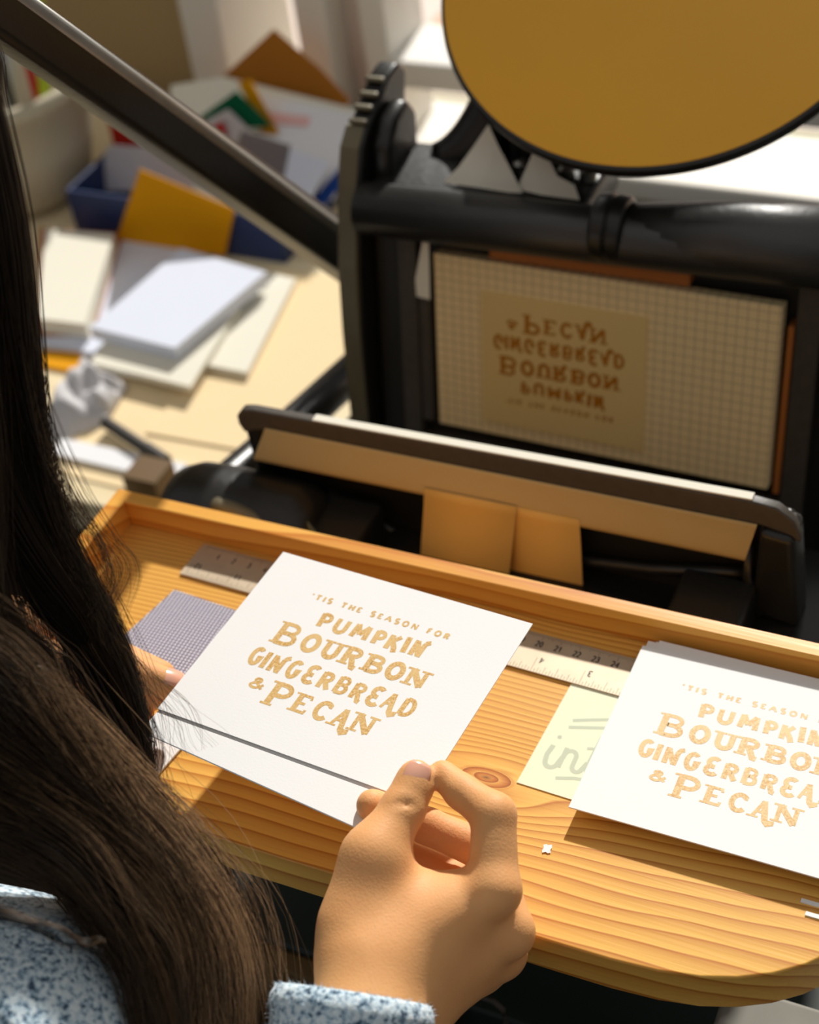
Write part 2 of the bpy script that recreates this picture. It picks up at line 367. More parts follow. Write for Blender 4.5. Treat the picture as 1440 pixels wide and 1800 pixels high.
# --- tray of papers
ty0, ty1 = 1.075, 1.30
tr = thing('paper_tray', 'navy blue tray holding envelopes and cards at the back of the table', 'tray', (-.86, 1.18, TZ))
obj('tray_base', MB().box(-.972, -.735, 1.115, ty1, TZ, TZ + .005), M['navy'], tr)
for nm, bb in (('tray_wall', (-.972, -.735, 1.112, 1.116)), ('tray_wall', (-.972, -.735, ty1 - .004, ty1)), ('tray_wall', (-.976, -.972, 1.112, ty1)), ('tray_wall', (-.735, -.731, 1.112, ty1))):
    obj(nm, MB().box(*bb, TZ, TZ + .05), M['navy'], tr, bevel=.001)

Rm = R
def upright(name, px, y0, lean, mat, label, cat, th=.0015, group=None):
    """a standing sheet: plane leaning back from y0 by `lean` per metre of height above the table"""
    pts = []
    for u, v in px:
        r = Rm @ np.array([(u - 720) / F, (900 - v) / F, 1.0]); t_ = (y0 + lean * (.578 - TZ)) / (r[1] - lean * r[2]); pts.append(CAM + r * t_)
    return single(name, MB().slab(pts, th), mat, label, cat, group)

upright('kraft_envelope', [(375, 150), (480, 52), (560, 120), (612, 175), (600, 215), (380, 190)], 1.30, .25, M['orange_kraft'], 'large orange kraft envelope standing against the wall, pointed flap up', 'envelope', .003)
upright('paper_sheaf', [(300, 150), (395, 135), (640, 195), (560, 380), (500, 400), (300, 330)], 1.145, 1.7, M['cream'], 'sheaf of cream sheets sloping back behind the cards in the tray', 'paper', .004)
upright('printed_sheet', [(455, 165), (640, 205), (585, 350), (470, 330)], 1.135, 1.7, M['white_paper'], 'white printed sheet with faint pink print sloping to the right behind the tray', 'paper', .002)
upright('pink_slip', [(455, 195), (545, 205), (540, 222), (452, 212)], 1.132, 1.7, M['pink'], 'faint pink slip on the white leaning sheet', 'paper')
upright('blue_folder', [(548, 352), (625, 262), (628, 292), (560, 368)], 1.11, 1.7, M['blue'], 'bright blue folder edge slanting out towards the press', 'folder', .003)
upright('yellow_strip', [(418, 145), (440, 140), (490, 235), (465, 240)], 1.222, .3, M['yellow'], 'narrow yellow strip standing behind the green card', 'card')
upright('green_card', [(352, 205), (415, 160), (478, 222), (420, 226), (400, 208), (360, 240)], 1.21, .3, M['green'], 'dark green card with a pointed top standing in the tray', 'card')
upright('white_card', [(362, 212), (400, 192), (440, 230), (430, 290), (380, 280)], 1.20, .3, M['pale_grey'], 'white patterned card in front of the green card', 'card')
upright('red_card', [(372, 222), (392, 214), (398, 240), (378, 250)], 1.195, .3, M['red'], 'tiny red label on the white patterned card', 'label')
upright('grey_card', [(425, 228), (510, 255), (495, 335), (400, 300)], 1.185, .3, M['grey_paper'], 'dark grey card standing in front of the white sheets', 'card')
upright('envelope', [(510, 262), (580, 285), (545, 350), (495, 335)], 1.10, 1.3, M['blue_white'], 'pale blue envelope at the right of the dark grey card', 'envelope')
upright('red_card', [(185, 195), (215, 195), (275, 255), (200, 258)], 1.19, .3, M['red'], 'red card standing at the left end of the tray', 'card')
upright('pale_envelope', [(190, 256), (330, 262), (340, 335), (165, 335)], 1.165, .3, M['pale_grey'], 'pale grey envelope standing behind the yellow card', 'envelope')
upright('yellow_card', [(245, 298), (412, 368), (395, 450), (203, 425)], 1.106, .05, M['yellow'], 'square mustard yellow card leaning on the front of the navy tray', 'card')

# --- pot with pens
px_, py_ = -1.078, 1.17
pt = thing('planter', 'cream stoneware pot full of pens at the far left of the table', 'pot', (px_, py_, TZ))
obj('pot', MB().lathe([(.055, 0), (.075, .02), (.088, .07), (.09, .118), (.097, .12), (.098, .136), (.088, .136), (.084, .12), (.078, .06), (.06, .012)], (px_, py_, TZ), seg=40), M['pot'], pt, smooth=True)
def pen(a, b, mat, label, r=.0045):
    single('pen', MB().tube([a, b], r, 10), mat, label, 'pen')
pen((px_ + .05, py_ - .02, TZ + .012), (px_ + .088, py_ + .02, TZ + .29), M['leaf'], 'lime green pen in the cream pot', .006)
pen((px_ + .03, py_ + .02, TZ + .012), (px_ + .02, py_ + .04, TZ + .20), M['red'], 'red pen in the cream pot')
pen((px_ + .04, py_ - .03, TZ + .012), (px_ + .045, py_ - .03, TZ + .185), M['mark'], 'dark pen in the cream pot')
for k in range(4): pen((px_ - .04 + k * .016, py_ - .03, TZ + .012), (px_ - .06 + .03 * k, py_ - .05 + .02 * k, TZ + .165 + .006 * k), M['pale_grey'],
                       ['leftmost pale pen in the cream pot', 'second pale pen from the left in the cream pot', 'third pale pen from the left in the cream pot', 'rightmost pale pen in the cream pot, tallest'][k], .006)

# ------------------------------------------------------------------ the press
pr = thing('printing_press', 'black cast iron tabletop printing press with round gold ink disc', 'printing press', (-.29, .70, TZ))
P = lambda nm, mb, mt, **k: obj(nm, mb, mt, pr, **k)
# side frames: shaped plates standing either side of the bed
prof = [(.70, TZ), (.735, -.18), (.749, -.10), (.758, -.03), (.767, .017), (.776, .045), (.784, .070), (.794, .090), (.806, .099), (.822, .106), (.842, .116), (.858, .118),
        (.868, .108), (.862, .09), (.846, .065), (.838, .04), (.84, .0), (.86, -.08), (.92, -.2), (.95, TZ)]
left_f = P('side_frame', MB().prism(prof, 'x', -.463, -.448), M['black'], bevel=.003)
obj('worn_edge', MB().prism([(p[0] - .0016, p[1] + .0004) for p in prof[1:9]] + [(p[0] + .004, p[1] - .001) for p in prof[8:0:-1]], 'x', -.4635, -.4505), M['edge_worn'], left_f)
for k, (yy, zz) in enumerate(((.806, .1), (.815, .105), (.825, .109), (.836, .114))):
    obj('notch', MB().box(-.462, -.449, yy - .002, yy + .003, zz, zz + .0035), M['edge_worn'], left_f, bevel=.0015)
P('side_frame', MB().prism(prof[:8] + [(.80, .075), (.83, .06), (.84, 0), (.86, -.08), (.92, -.2), (.95, TZ)], 'x', -.135, -.12), M['black'], bevel=.003)
# boss on the inside of the left frame
P('frame_boss', MB().prism([(.80, .045), (.797, .065), (.803, .088), (.818, .100), (.838, .104), (.850, .09), (.846, .065), (.836, .042)], 'x', -.448, -.434), M['black'], bevel=.005)
# bed: slab leaning back 10.7 degrees, frame and chase in front of it
th = math.radians(10.7)
def bedpt(x, s, n):   # s up the bed from the plate's bottom edge, n out of the bed towards the operator
    return (x, .757 + s * math.sin(th) - n * math.cos(th), -.093 + s * math.cos(th) + n * math.sin(th))
def bedbox(x0, x1, s0, s1, n0, n1):
    b = MB(); v = [bedpt(x, s, n) for n in (n0, n1) for x, s in ((x0, s0), (x1, s0), (x1, s1), (x0, s1))]
    return b.add(v, [(3, 2, 1, 0), (4, 5, 6, 7), (0, 1, 5, 4), (1, 2, 6, 5), (2, 3, 7, 6), (3, 0, 4, 7)])
P('bed', bedbox(-.448, -.135, -.06, .150, -.035, -.0105), M['dark_bed'], bevel=.002)
ch = P('chase', bedbox(-.425, -.412, -.03, .145, -.0105, .002), M['black_rough'], bevel=.001)
for bb in ((-.165, -.150, -.03, .145), (-.412, -.165, -.03, -.012), (-.412, -.165, .137, .145)): obj('chase_bar', bedbox(*bb, -.0105, .002), M['black_rough'], ch, bevel=.001)
M['bar'] = plain('worn_satin_black_iron', (.016, .015, .013, 1), .46, spec=1.0, var=.4, vscale=50, bump=.3, bscale=220, bdist=.0008)
P('top_bar', MB().tube([(-.448, .782, .054), (-.29, .782, .057), (-.12, .782, .066)], [.017, .0175, .021], 24), M['bar'], smooth=True)
P('bed_shelf', MB().prism([(.79, .045), (.79, .068), (.835, .07), (.86, .06), (.86, .045)], 'x', -.446, -.30), M['black'], bevel=.004)
P('collar', MB().lathe([(.017, 0), (.0205, .002), (.0215, .010), (.019, .011), (.0215, .013), (.0205, .020), (.017, .022)], (-.290, .783, .062), 'x', 28), M['black'], smooth=False, bevel=.001)
P('top_bar_sleeve', MB().tube([(-.268, .785, .058), (-.2, .785, .064), (-.13, .783, .068)], [.019, .023, .024], 24), M['bar'], smooth=True)
# supports of the ink disc
DC = Vector((-.277, .888, .18)); DN = Vector((0, -math.cos(math.radians(60)), math.sin(math.radians(60))))
def curve3(a, b, c, n=14):
    return [tuple((1 - s) ** 2 * np.array(a) + 2 * s * (1 - s) * np.array(b) + s * s * np.array(c)) for s in np.linspace(0, 1, n)]
P('disc_bracket', MB().tube(curve3((-.418, .835, .060), (-.378, .85, .062), (-.355, .895, .14)), list(np.linspace(.014, .036, 14)), 16, sx=.75), M['black'], smooth=True)
P('disc_spider', MB().box(-.37, -.19, .885, .925, .135, .155), M['black'], bevel=.006)
P('ratchet_gear', MB().prism([((.028 if k % 2 else .023) * math.cos(k * math.pi / 14) + .855, (.028 if k % 2 else .023) * math.sin(k * math.pi / 14) + .072) for k in range(28)], 'x', -.345, -.325), M['black'], bevel=.001)
P('ratchet_arm', MB().box(-.365, -.345, .83, .90, .05, .088), M['black'], bevel=.006)
for bx in (-.352, -.322, -.308): P('bolt', MB().lathe([(.0055, 0), (.0055, .006), (.003, .008)], (bx, .822, .070), 'z', 12), M['steel'])
q = DN.to_track_quat('Z', 'Y').to_matrix().to_4x4(); q.translation = DC
disc = P('ink_disc', MB().lathe([(.05, -.014), (.136, -.007), (.1395, -.005), (.140, 0), (.1395, .0022), (.1375, .0028)], (0, 0, 0), 'z', 128).xf(q), M['black'], smooth=False)
obj('ink_film', MB().lathe([(.1372, .0026), (.1372, .0031)], (0, 0, 0), 'z', 128).xf(q), M['disc'], disc)
P('disc_hub', MB().lathe([(.02, -.05), (.022, -.014)], (0, 0, 0), 'z', 20).xf(q), M['black'])
# platen seen from its back: rim bar, right and left flanges, ribbed back
PY = .60
P('platen_rim', MB().prism([(-.446, .010), (-.449, .016), (-.449, .022), (-.445, .027), (-.438, .0285), (-.146, .0315), (-.132, .030), (-.123, .023), (-.119, .012), (-.1195, .009), (-.1245, .013), (-.140, .0165), (-.436, .0145)], 'y', PY, PY + .0065), M['black_rough'], bevel=.0012)
P('platen_back', MB().box(-.443, -.126, PY + .008, PY + .020, -.10, .016), M['black'], bevel=.003)
P('platen_flange', MB().prism([(-.143, -.045), (-.140, .016), (-.122, .014), (-.117, -.05)], 'y', PY - .004, PY + .02), M['black'], bevel=.004)
P('platen_flange', MB().prism([(-.446, -.045), (-.448, .016), (-.434, .016), (-.436, -.05)], 'y', PY + .002, PY + .02), M['black'], bevel=.004)
P('platen_rib', MB().tube([(-.32, PY + .006, -.035), (-.26, PY + .004, -.042), (-.20, PY + .003, -.034), (-.145, PY + .004, -.022)], .0035, 8), M['black'], smooth=True)
P('platen_rib', MB().tube([(-.145, PY + .002, .0), (-.146, PY - .001, -.02), (-.138, PY - .002, -.045)], .0028, 8), M['black'], smooth=True)
P('platen_rib', MB().tube([(-.40, PY + .006, -.03), (-.36, PY + .005, -.05), (-.33, PY + .004, -.07)], .003, 8), M['black'], smooth=True)
P('platen_apron', MB().box(-.46, -.04, .55, .66, -.062, -.048), plain('glossy_black_enamel', (.01, .01, .01, 1), .16), bevel=.004)
# rocker boss and side arm on the left
P('rocker_boss', MB().lathe([(.02, -.035), (.034, -.030), (.038, -.02), (.039, .0), (.038, .05), (.032, .062), (.02, .066)], (-.455, .572, -.045), 'x', 32), M['black'], smooth=True)
P('rocker_strap', MB().tube(curve3((-.446, .556, -.009), (-.415, .555, -.004), (-.372, .55, -.052)), .004, 8, sx=1.3), M['edge_worn'], smooth=True)
P('rocker_plate', MB().slab([(-.405, .562, -.012), (-.392, .566, -.016), (-.352, .556, -.062), (-.376, .552, -.062)], .004), plain('grey_green_paint', srgb(92, 98, 82), .5), bevel=.001)
P('side_arm', MB().tube([(-.493, .545, -.050), (-.492, .63, -.066), (-.490, .72, -.085), (-.489, .86, -.112)], [.012, .013, .0135, .0135], 18), M['black'], smooth=True)
P('tie_rod', MB().tube([(-.470, .60, -.085), (-.470, .86, -.125)], .004, 10), M['edge_worn'], smooth=True)
# hand lever: bevelled flat bar rising to the left of the operator
def bar(a, b, wa, wb, ta, tb_):
    a, b = np.array(a), np.array(b); t_ = (b - a) / np.linalg.norm(b - a); n = np.cross(t_, [1, 0, 0]); n /= np.linalg.norm(n)
    if n[2] < 0: n = -n
    vs = []
    for c, w_, q_ in ((a, wa, ta), (b, wb, tb_)):
        vs += [c + n * w_ / 2 + np.array([-q_ / 2, 0, 0]), c + n * w_ / 2 + np.array([q_ / 2, 0, 0]), c - n * w_ / 2 + np.array([q_ / 2, 0, 0]), c - n * w_ / 2 + np.array([-q_ / 2, 0, 0])]
    return MB().add(vs, [(3, 2, 1, 0), (4, 5, 6, 7), (0, 1, 5, 4), (1, 2, 6, 5), (2, 3, 7, 6), (3, 0, 4, 7)])
M['lever'] = plain('worn_black_lever_iron', (.014, .012, .010, 1), .36, spec=.45, var=.4, vscale=60, bump=.25, bscale=300, bdist=.0006)
lev = P('hand_lever', bar((-.49, .86, -.055), (-.49, .46, .39), .036, .025, .022, .018), M['lever'], bevel=.004, seg=2)
obj('painted_highlight_edge', MB().tube([(-.4815, .847, -.028), (-.4838, .4755, .3855)], [.0050, .0040], 12), plain('pale_highlight_iron', (.42, .40, .36, 1), .45, metal=.5, var=.3, vscale=80), lev, smooth=True)  # pale tube adds a painted highlight along the lever's top edge
# base of the press and the bracket that carries the feed board
P('press_base', MB().box(-.47, -.11, .56, .98, TZ, TZ + .03), M['black'], bevel=.006)
P('base_pedestal', MB().box(-.42, -.16, .60, .74, TZ + .03, -.10), M['black'], bevel=.02)
P('board_bracket', MB().box(-.40, -.36, .40, .60, -.037, -.0232), M['black'], bevel=.003)
P('board_bracket', MB().box(-.18, -.14, .40, .60, -.037, -.0232), M['black'], bevel=.003)
P('bracket_leg', MB().box(-.40, -.36, .57, .60, TZ + .03, -.03), M['black'], bevel=.004)
P('bracket_leg', MB().box(-.18, -.14, .57, .60, TZ + .03, -.03), M['black'], bevel=.004)
# stand under the press
st = thing('press_stand', 'dark green stand with a brown top under the press', 'stand', (-.29, .62, -1.0))
obj('stand_top', MB().box(-.505, .03, .430, 1.05, TZ - .045, TZ), M['stand'], st, bevel=.003)
dw = obj('drawer', MB().box(-.500, -.270, .416, .430, TZ - .052, TZ - .004), M['brown_slab'], st, bevel=.002)
obj('stand_body', MB().box(-.48, .0, .47, 1.0, -1.0, TZ - .045), M['stand'], st, bevel=.003)

# --- forme in the chase
e1 = np.array([.2286, -.009, .003]); BLp = np.array([-.400, .7575, -.0945])
ux = e1 / np.linalg.norm(e1); up = np.array([0, math.sin(th), math.cos(th)]); up -= ux * (up @ ux); up /= np.linalg.norm(up); un = np.cross(ux, up)
Mb = Matrix([[ux[0], up[0], un[0], BLp[0]], [ux[1], up[1], un[1], BLp[1]], [ux[2], up[2], un[2], BLp[2]], [0, 0, 0, 1]])
gb = single('gridded_block', MB().box(0, .2286, 0, .1245, -.010, 0), M['grid'], 'pale gridded aluminium base locked upright in the press bed', 'printing block', bevel=.0006)
gb.matrix_world = Mb
single('wood_furniture', bedbox(-.360, -.230, .1265, .1365, -.0105, .003), M['wood_strip'], 'orange brown wood strip above the gridded base', 'wood strip', bevel=.001)
single('wood_furniture', bedbox(-.1690, -.1655, -.005, .11, -.0105, .003), M['wood_strip'], 'thin upright wood strip at the right of the gridded base', 'wood strip')
single('metal_furniture', bedbox(-.4115, -.4035, .0, .115, -.0105, .001), M['black_rough'], 'dark metal strip at the left of the gridded base', 'metal strip', bevel=.001)
single('paper_tab', MB().slab([bedpt(-.4115, .093, .003), bedpt(-.402, .092, .003), bedpt(-.4015, .135, .003), bedpt(-.398, .136, .003), bedpt(-.405, .136, .003), bedpt(-.412, .105, .003)], .0006), M['cream'], 'small cream paper tab stuck left of the gridded base', 'paper')
# scraps of paper on the press head
single('paper_scrap', MB().slab([(-.397, .80, .0685), (-.372, .797, .070), (-.343, .799, .0675), (-.352, .806, .077), (-.365, .816, .090), (-.373, .823, .099), (-.381, .815, .087), (-.389, .806, .076)], .0008), M['cream'], 'torn triangular paper scrap propped on the press head', 'paper')
single('paper_scrap', MB().slab([(-.348, .803, .0685), (-.330, .798, .0695), (-.305, .797, .0700), (-.310, .803, .0755), (-.322, .806, .0785), (-.331, .815, .0855), (-.341, .819, .0885)], .0008), M['cream'], 'second torn paper scrap lying right of the triangular one', 'paper')

single('packing_sheet', MB().slab([(-.398, PY + .0008, .0287), (-.145, PY + .0008, .0317), (-.145, PY + .0062, .0317), (-.398, PY + .0062, .0287)], .0009), M['cream'], 'narrow cream packing paper edge along the top of the platen', 'paper')
single('drawsheet', MB().box(-.425, -.145, PY + .0201, PY + .0210, -.095, .014), M['manila'], 'manila sheet covering the sunlit far face of the platen, facing the gridded base', 'paper')
# --- tympan papers on the platen
def hang(xl0, xr0, xl1, xr1, z0, z1, y, bow, n=10, th_=.0006):
    vs = []
    for off in (0, th_):
        for i in range(n):
            s = i / (n - 1)
            for k in (0, 1):
                xl, xr = xl0 + (xl1 - xl0) * s, xr0 + (xr1 - xr0) * s
                vs.append((xl if k == 0 else xr, y - bow * math.sin(s * math.pi * .5) ** 2 + off, z0 + (z1 - z0) * s))
    fs = []
    for i in range(n - 1):
        fs += [(2 * i, 2 * i + 2, 2 * i + 3, 2 * i + 1), (2 * n + 2 * i, 2 * n + 2 * i + 1, 2 * n + 2 * i + 3, 2 * n + 2 * i + 2), (2 * i, 2 * n + 2 * i, 2 * n + 2 * i + 2, 2 * i + 2), (2 * i + 1, 2 * i + 3, 2 * n + 2 * i + 3, 2 * n + 2 * i + 1)]
    fs += [(0, 1, 2 * n + 1, 2 * n), (2 * n - 2, 4 * n - 2, 4 * n - 1, 2 * n - 1)]
    return MB().add(vs, fs)
single('tympan_sheet', hang(-.4305, -.1415, -.4415, -.1465, .0175, -.0065, PY - .001, .003), M['kraft'], 'long kraft tympan paper folded over the platen rim', 'paper', smooth=True)
single('paper_tail', hang(-.329, -.2735, -.336, -.281, .0, -.0605, PY - .0055, .006), M['manila'], 'left manila paper tail hanging below the platen', 'paper', smooth=True)
single('paper_tail', hang(-.284, -.2375, -.283, -.2365, -.001, -.0605, PY - .0045, .003), M['manila'], 'right manila paper tail hanging below the platen, partly behind the left one', 'paper', smooth=True)

# ------------------------------------------------------------------ feed board
fb = thing('feed_board', 'oiled pine feed board with a low rail, rounded at the right', 'feed board', (-.25, .43, -.02))
cx, cy, rr_ = -.095, .343, .0
out = [(-.490, .530), (-.490, .343), (-.30, .343), (-.16, .343), (-.135, .3433), (-.115, .3447), (-.098, .3478), (-.084, .3525), (-.071, .3592), (-.060, .3675), (-.050, .378), (-.042, .390), (-.036, .404), (-.031, .420), (-.028, .438), (-.026, .46), (-.026, .530)]
obj('board_floor', MB().prism(out, 'z', -.023, 0), M['board'], fb, bevel=.0012)
obj('back_rail', MB().box(-.478, -.026, .519, .5275, .0, .0172), M['rail'], fb, bevel=.0006)
obj('left_rail', MB().box(-.487, -.478, .3435, .5275, .0, .0172), M['rail'], fb, bevel=.0006)
# flecks on the board
fl = at(962, 1493, z=0)
single('paint_fleck', MB().add([(fl[0] + r_ * math.cos(a_), fl[1] + r_ * 1.2 * math.sin(a_), max(.0002, .0006 - .0001 * (r_ > .002))) for a_, r_ in [(k * .5236, .0016 + .0005 * ((k * 7) % 3)) for k in range(12)]], [tuple(range(12))]), M['white_fleck'], 'small white paint fleck on the pine board right of the hand', 'fleck')
for k, (u, v) in enumerate(((1425, 1588), (1433, 1611))):
    p_ = at(u, v, z=0)
    single('paint_fleck', MB().box(p_[0] - .004, p_[0] + .004, p_[1] - .001, p_[1] + .001, 0, .0006), M['white_fleck'], ('upper' if k == 0 else 'lower') + ' white paint chip at the right edge below the card stack', 'fleck')

# --- steel rule
def ribbon(mb, pts, w, z0, z1, closed=False):
    """flat stroke of width w along a 2-D polyline, z0..z1 thick"""
    RC[0] += 1; z1 = z1 + (z1 - z0) * .05 * (RC[0] % 9)
    pts = list(pts); keep = [i for i in range(len(pts)) if i == 0 or abs(pts[i][0] - pts[i - 1][0]) + abs(pts[i][1] - pts[i - 1][1]) > 1e-9]
    if hasattr(w, '__len__'): w = [w[i] for i in keep]
    p = [np.array(pts[i], float) for i in keep]; n = len(p); L = []; Rr = []
    for i in range(n):
        a = p[i - 1] if (i > 0 or closed) else p[i]; b = p[(i + 1) % n] if (i < n - 1 or closed) else p[i]
        t_ = b - a; t_ = t_ / (np.linalg.norm(t_) + 1e-12); nn = np.array([-t_[1], t_[0]])
        k = 1.0
        if 0 < i < n - 1:
            d1 = p[i] - p[i - 1]; d1 /= np.linalg.norm(d1) + 1e-12; k = 1 / max(.45, abs(d1[0] * t_[0] + d1[1] * t_[1]))
        ww = w[i] if hasattr(w, '__len__') else w
        L.append(p[i] + nn * ww / 2 * k); Rr.append(p[i] - nn * ww / 2 * k)
    zz_ = [z1 + (z1 - z0) * .004 * i for i in range(n)]
    vs = [(q[0], q[1], z) for q, z in zip(L, zz_)] + [(q[0], q[1], z) for q, z in zip(Rr, zz_)] + [(q[0], q[1], z0) for q in L] + [(q[0], q[1], z0) for q in Rr]
    fs = []
    for i in range(n - 1 + (1 if closed else 0)):
        j = (i + 1) % n
        fs += [(i, j, n + j, n + i)[::-1], (2 * n + i, 2 * n + j, 3 * n + j, 3 * n + i), (i, j, 2 * n + j, 2 * n + i), (n + i, 3 * n + i, 3 * n + j, n + j)]
    if not closed: fs += [(0, n, 3 * n, 2 * n), (n - 1, 3 * n - 1, 4 * n - 1, 2 * n - 1)]
    mb.add(vs, fs)
RC = [0]
def arc(cx, cy, rx, ry, a0, a1, n=14):
    return [(cx + rx * math.cos(math.radians(a0 + (a1 - a0) * i / n)), cy + ry * math.sin(math.radians(a0 + (a1 - a0) * i / n))) for i in range(n + 1)]
DIG = {'0': [arc(.5, .5, .38, .48, 0, 360, 20)], '1': [[(.3, .8), (.55, 1), (.55, 0)]], '2': [arc(.5, .72, .38, .28, 160, -30, 10) + [(.1, 0), (.9, 0)]],
       '3': [arc(.45, .74, .38, .26, 150, -90, 10) + arc(.45, .26, .42, .27, 90, -150, 10)], '4': [[(.75, 0), (.75, 1), (.05, .3), (.98, .3)]],
       '5': [[(.85, 1), (.25, 1), (.18, .55)] + arc(.47, .32, .38, .32, 110, -150, 10)], '6': [[(.7, 1), (.2, .5)] + arc(.5, .3, .36, .3, 150, -210, 14)],
       '7': [[(.1, 1), (.9, 1), (.4, 0)]], '8': [arc(.5, .74, .3, .25, 0, 360), arc(.5, .25, .38, .27, 0, 360)], '9': [arc(.5, .68, .34, .3, 0, 360), [(.82, .6), (.5, 0)]]}
ra = math.radians(-2.3)
Mr = Matrix.Translation((-.429, .4905, .0006)) @ Matrix.Rotation(ra, 4, 'Z')
RL, RW = .312, .025
ru = thing('steel_rule', 'satin steel ruler lying along the back of the pine board', 'ruler', M=Mr)
obj('blade', MB().box(0, RL, 0, RW, 0, .0008), M['rule'], ru)
mk = MB()
def number(s_, x, y, h, flip):
    cw = h * .62; tot = cw * len(s_)
    for i, ch_ in enumerate(s_):
        for st_ in DIG[ch_]:
            pts = []
            for a_, b_ in st_:
                lx, ly = (i * cw + a_ * cw * .8 - tot / 2), (b_ - .5) * h
                pts.append((x - lx, y - ly) if flip else (x + lx, y + ly))
            ribbon(mk, pts, h * .18, .0008, .00086)
for k in range(0, 12 * 16 + 1):
    x = RL - .004 - k * .0254 / 16
    if x < .001: break
    h = .0095 if k % 16 == 0 else .0062 if k % 8 == 0 else .0045 if k % 4 == 0 else .0034 if k % 2 == 0 else .0024
    mk.box(x - .00009, x + .00009, .0002, h, .0008, .00086)
    if k % 16 == 0 and k: number(str(k // 16), x + .0026 * (1 if k < 160 else 1.4), .0082, .0036, True)
for k in range(0, 301, 1):
    x = .004 + k * .001
    if x > RL - .001: break
    h = .0042 if k % 10 == 0 else .0032 if k % 5 == 0 else .0022
    mk.box(x - .00007, x + .00007, RW - h, RW - .0002, .0008, .00086)
    if k % 10 == 0 and k: number(str(k // 10), x, RW - .0068, .0034, False)
obj('graduations', mk, M['mark'], ru)

# --- pale note under the stack
nt = thing('paper_note', 'pale yellow green note with grey brush lettering sticking out under the card stack', 'note', M=Matrix.Translation((-.2045, .4165, .0002)))
obj('sheet', MB().add([(0, 0, 0), (.09, -.004, 0), (.092, .062, 0), (.0035, .0655, 0), (0, 0, .0003), (.09, -.004, .0003), (.092, .062, .0003), (.0035, .0655, .0003)], [(3, 2, 1, 0), (4, 5, 6, 7), (0, 1, 5, 4), (1, 2, 6, 5), (2, 3, 7, 6), (3, 0, 4, 7)]), M['note'], nt)
lt = MB()
S = lambda pts, w_: ribbon(lt, [(a * .001, b * .001) for a, b in pts], w_ * .001, .0003, .00034)
S([(8.5, 26), (7.5, 20), (8, 16)] + arc(11, 16.5, 3, 3.4, 190, 340, 8) + [(15, 21)], 2.4)          # i
S(arc(9.6, 31.5, .5, .5, 0, 360, 8), 1.2)
S([(15.2, 26.5), (15, 14.2)], 2.2); S([(15.2, 20)] + arc(18.2, 22, 2.8, 3.4, 170, 10, 10) + [(21, 17)] + arc(23.4, 17, 2.4, 2.8, 180, 320, 8) + [(27, 21)], 2.2)   # n
S([(28.6, 38), (27.6, 20)] + arc(30.4, 18, 2.8, 3.4, 170, 330, 8), 2.2); S([(24, 29), (34, 31.5)], 1.6)          # t
S([(12, 43), (20, 46), (30, 49.5)], 1.8); S([(11.5, 38.5), (20, 41), (30, 44)], 1.8); S([(16, 8), (24, 10.5), (34, 12)], 1.8)
obj('brush_lettering', lt, M['pencil'], nt)

# --- woven swatch and blank sheet near the left hand
single('woven_swatch', MB().slab([(-.425, .4785, .0003), (-.436, .430, .0003), (-.391, .415, .0003), (-.376, .474, .0003)], .0012), M['woven'], 'lavender grey woven swatch on the pine board left of the held card', 'swatch')
single('blank_card', MB().slab([(-.365, .386, .0003), (-.371, .345, .0003), (-.47, .352, .0003), (-.462, .392, .0003)][::-1], .0012), M['card'], 'blank white card lying on the board under the left hand', 'card')

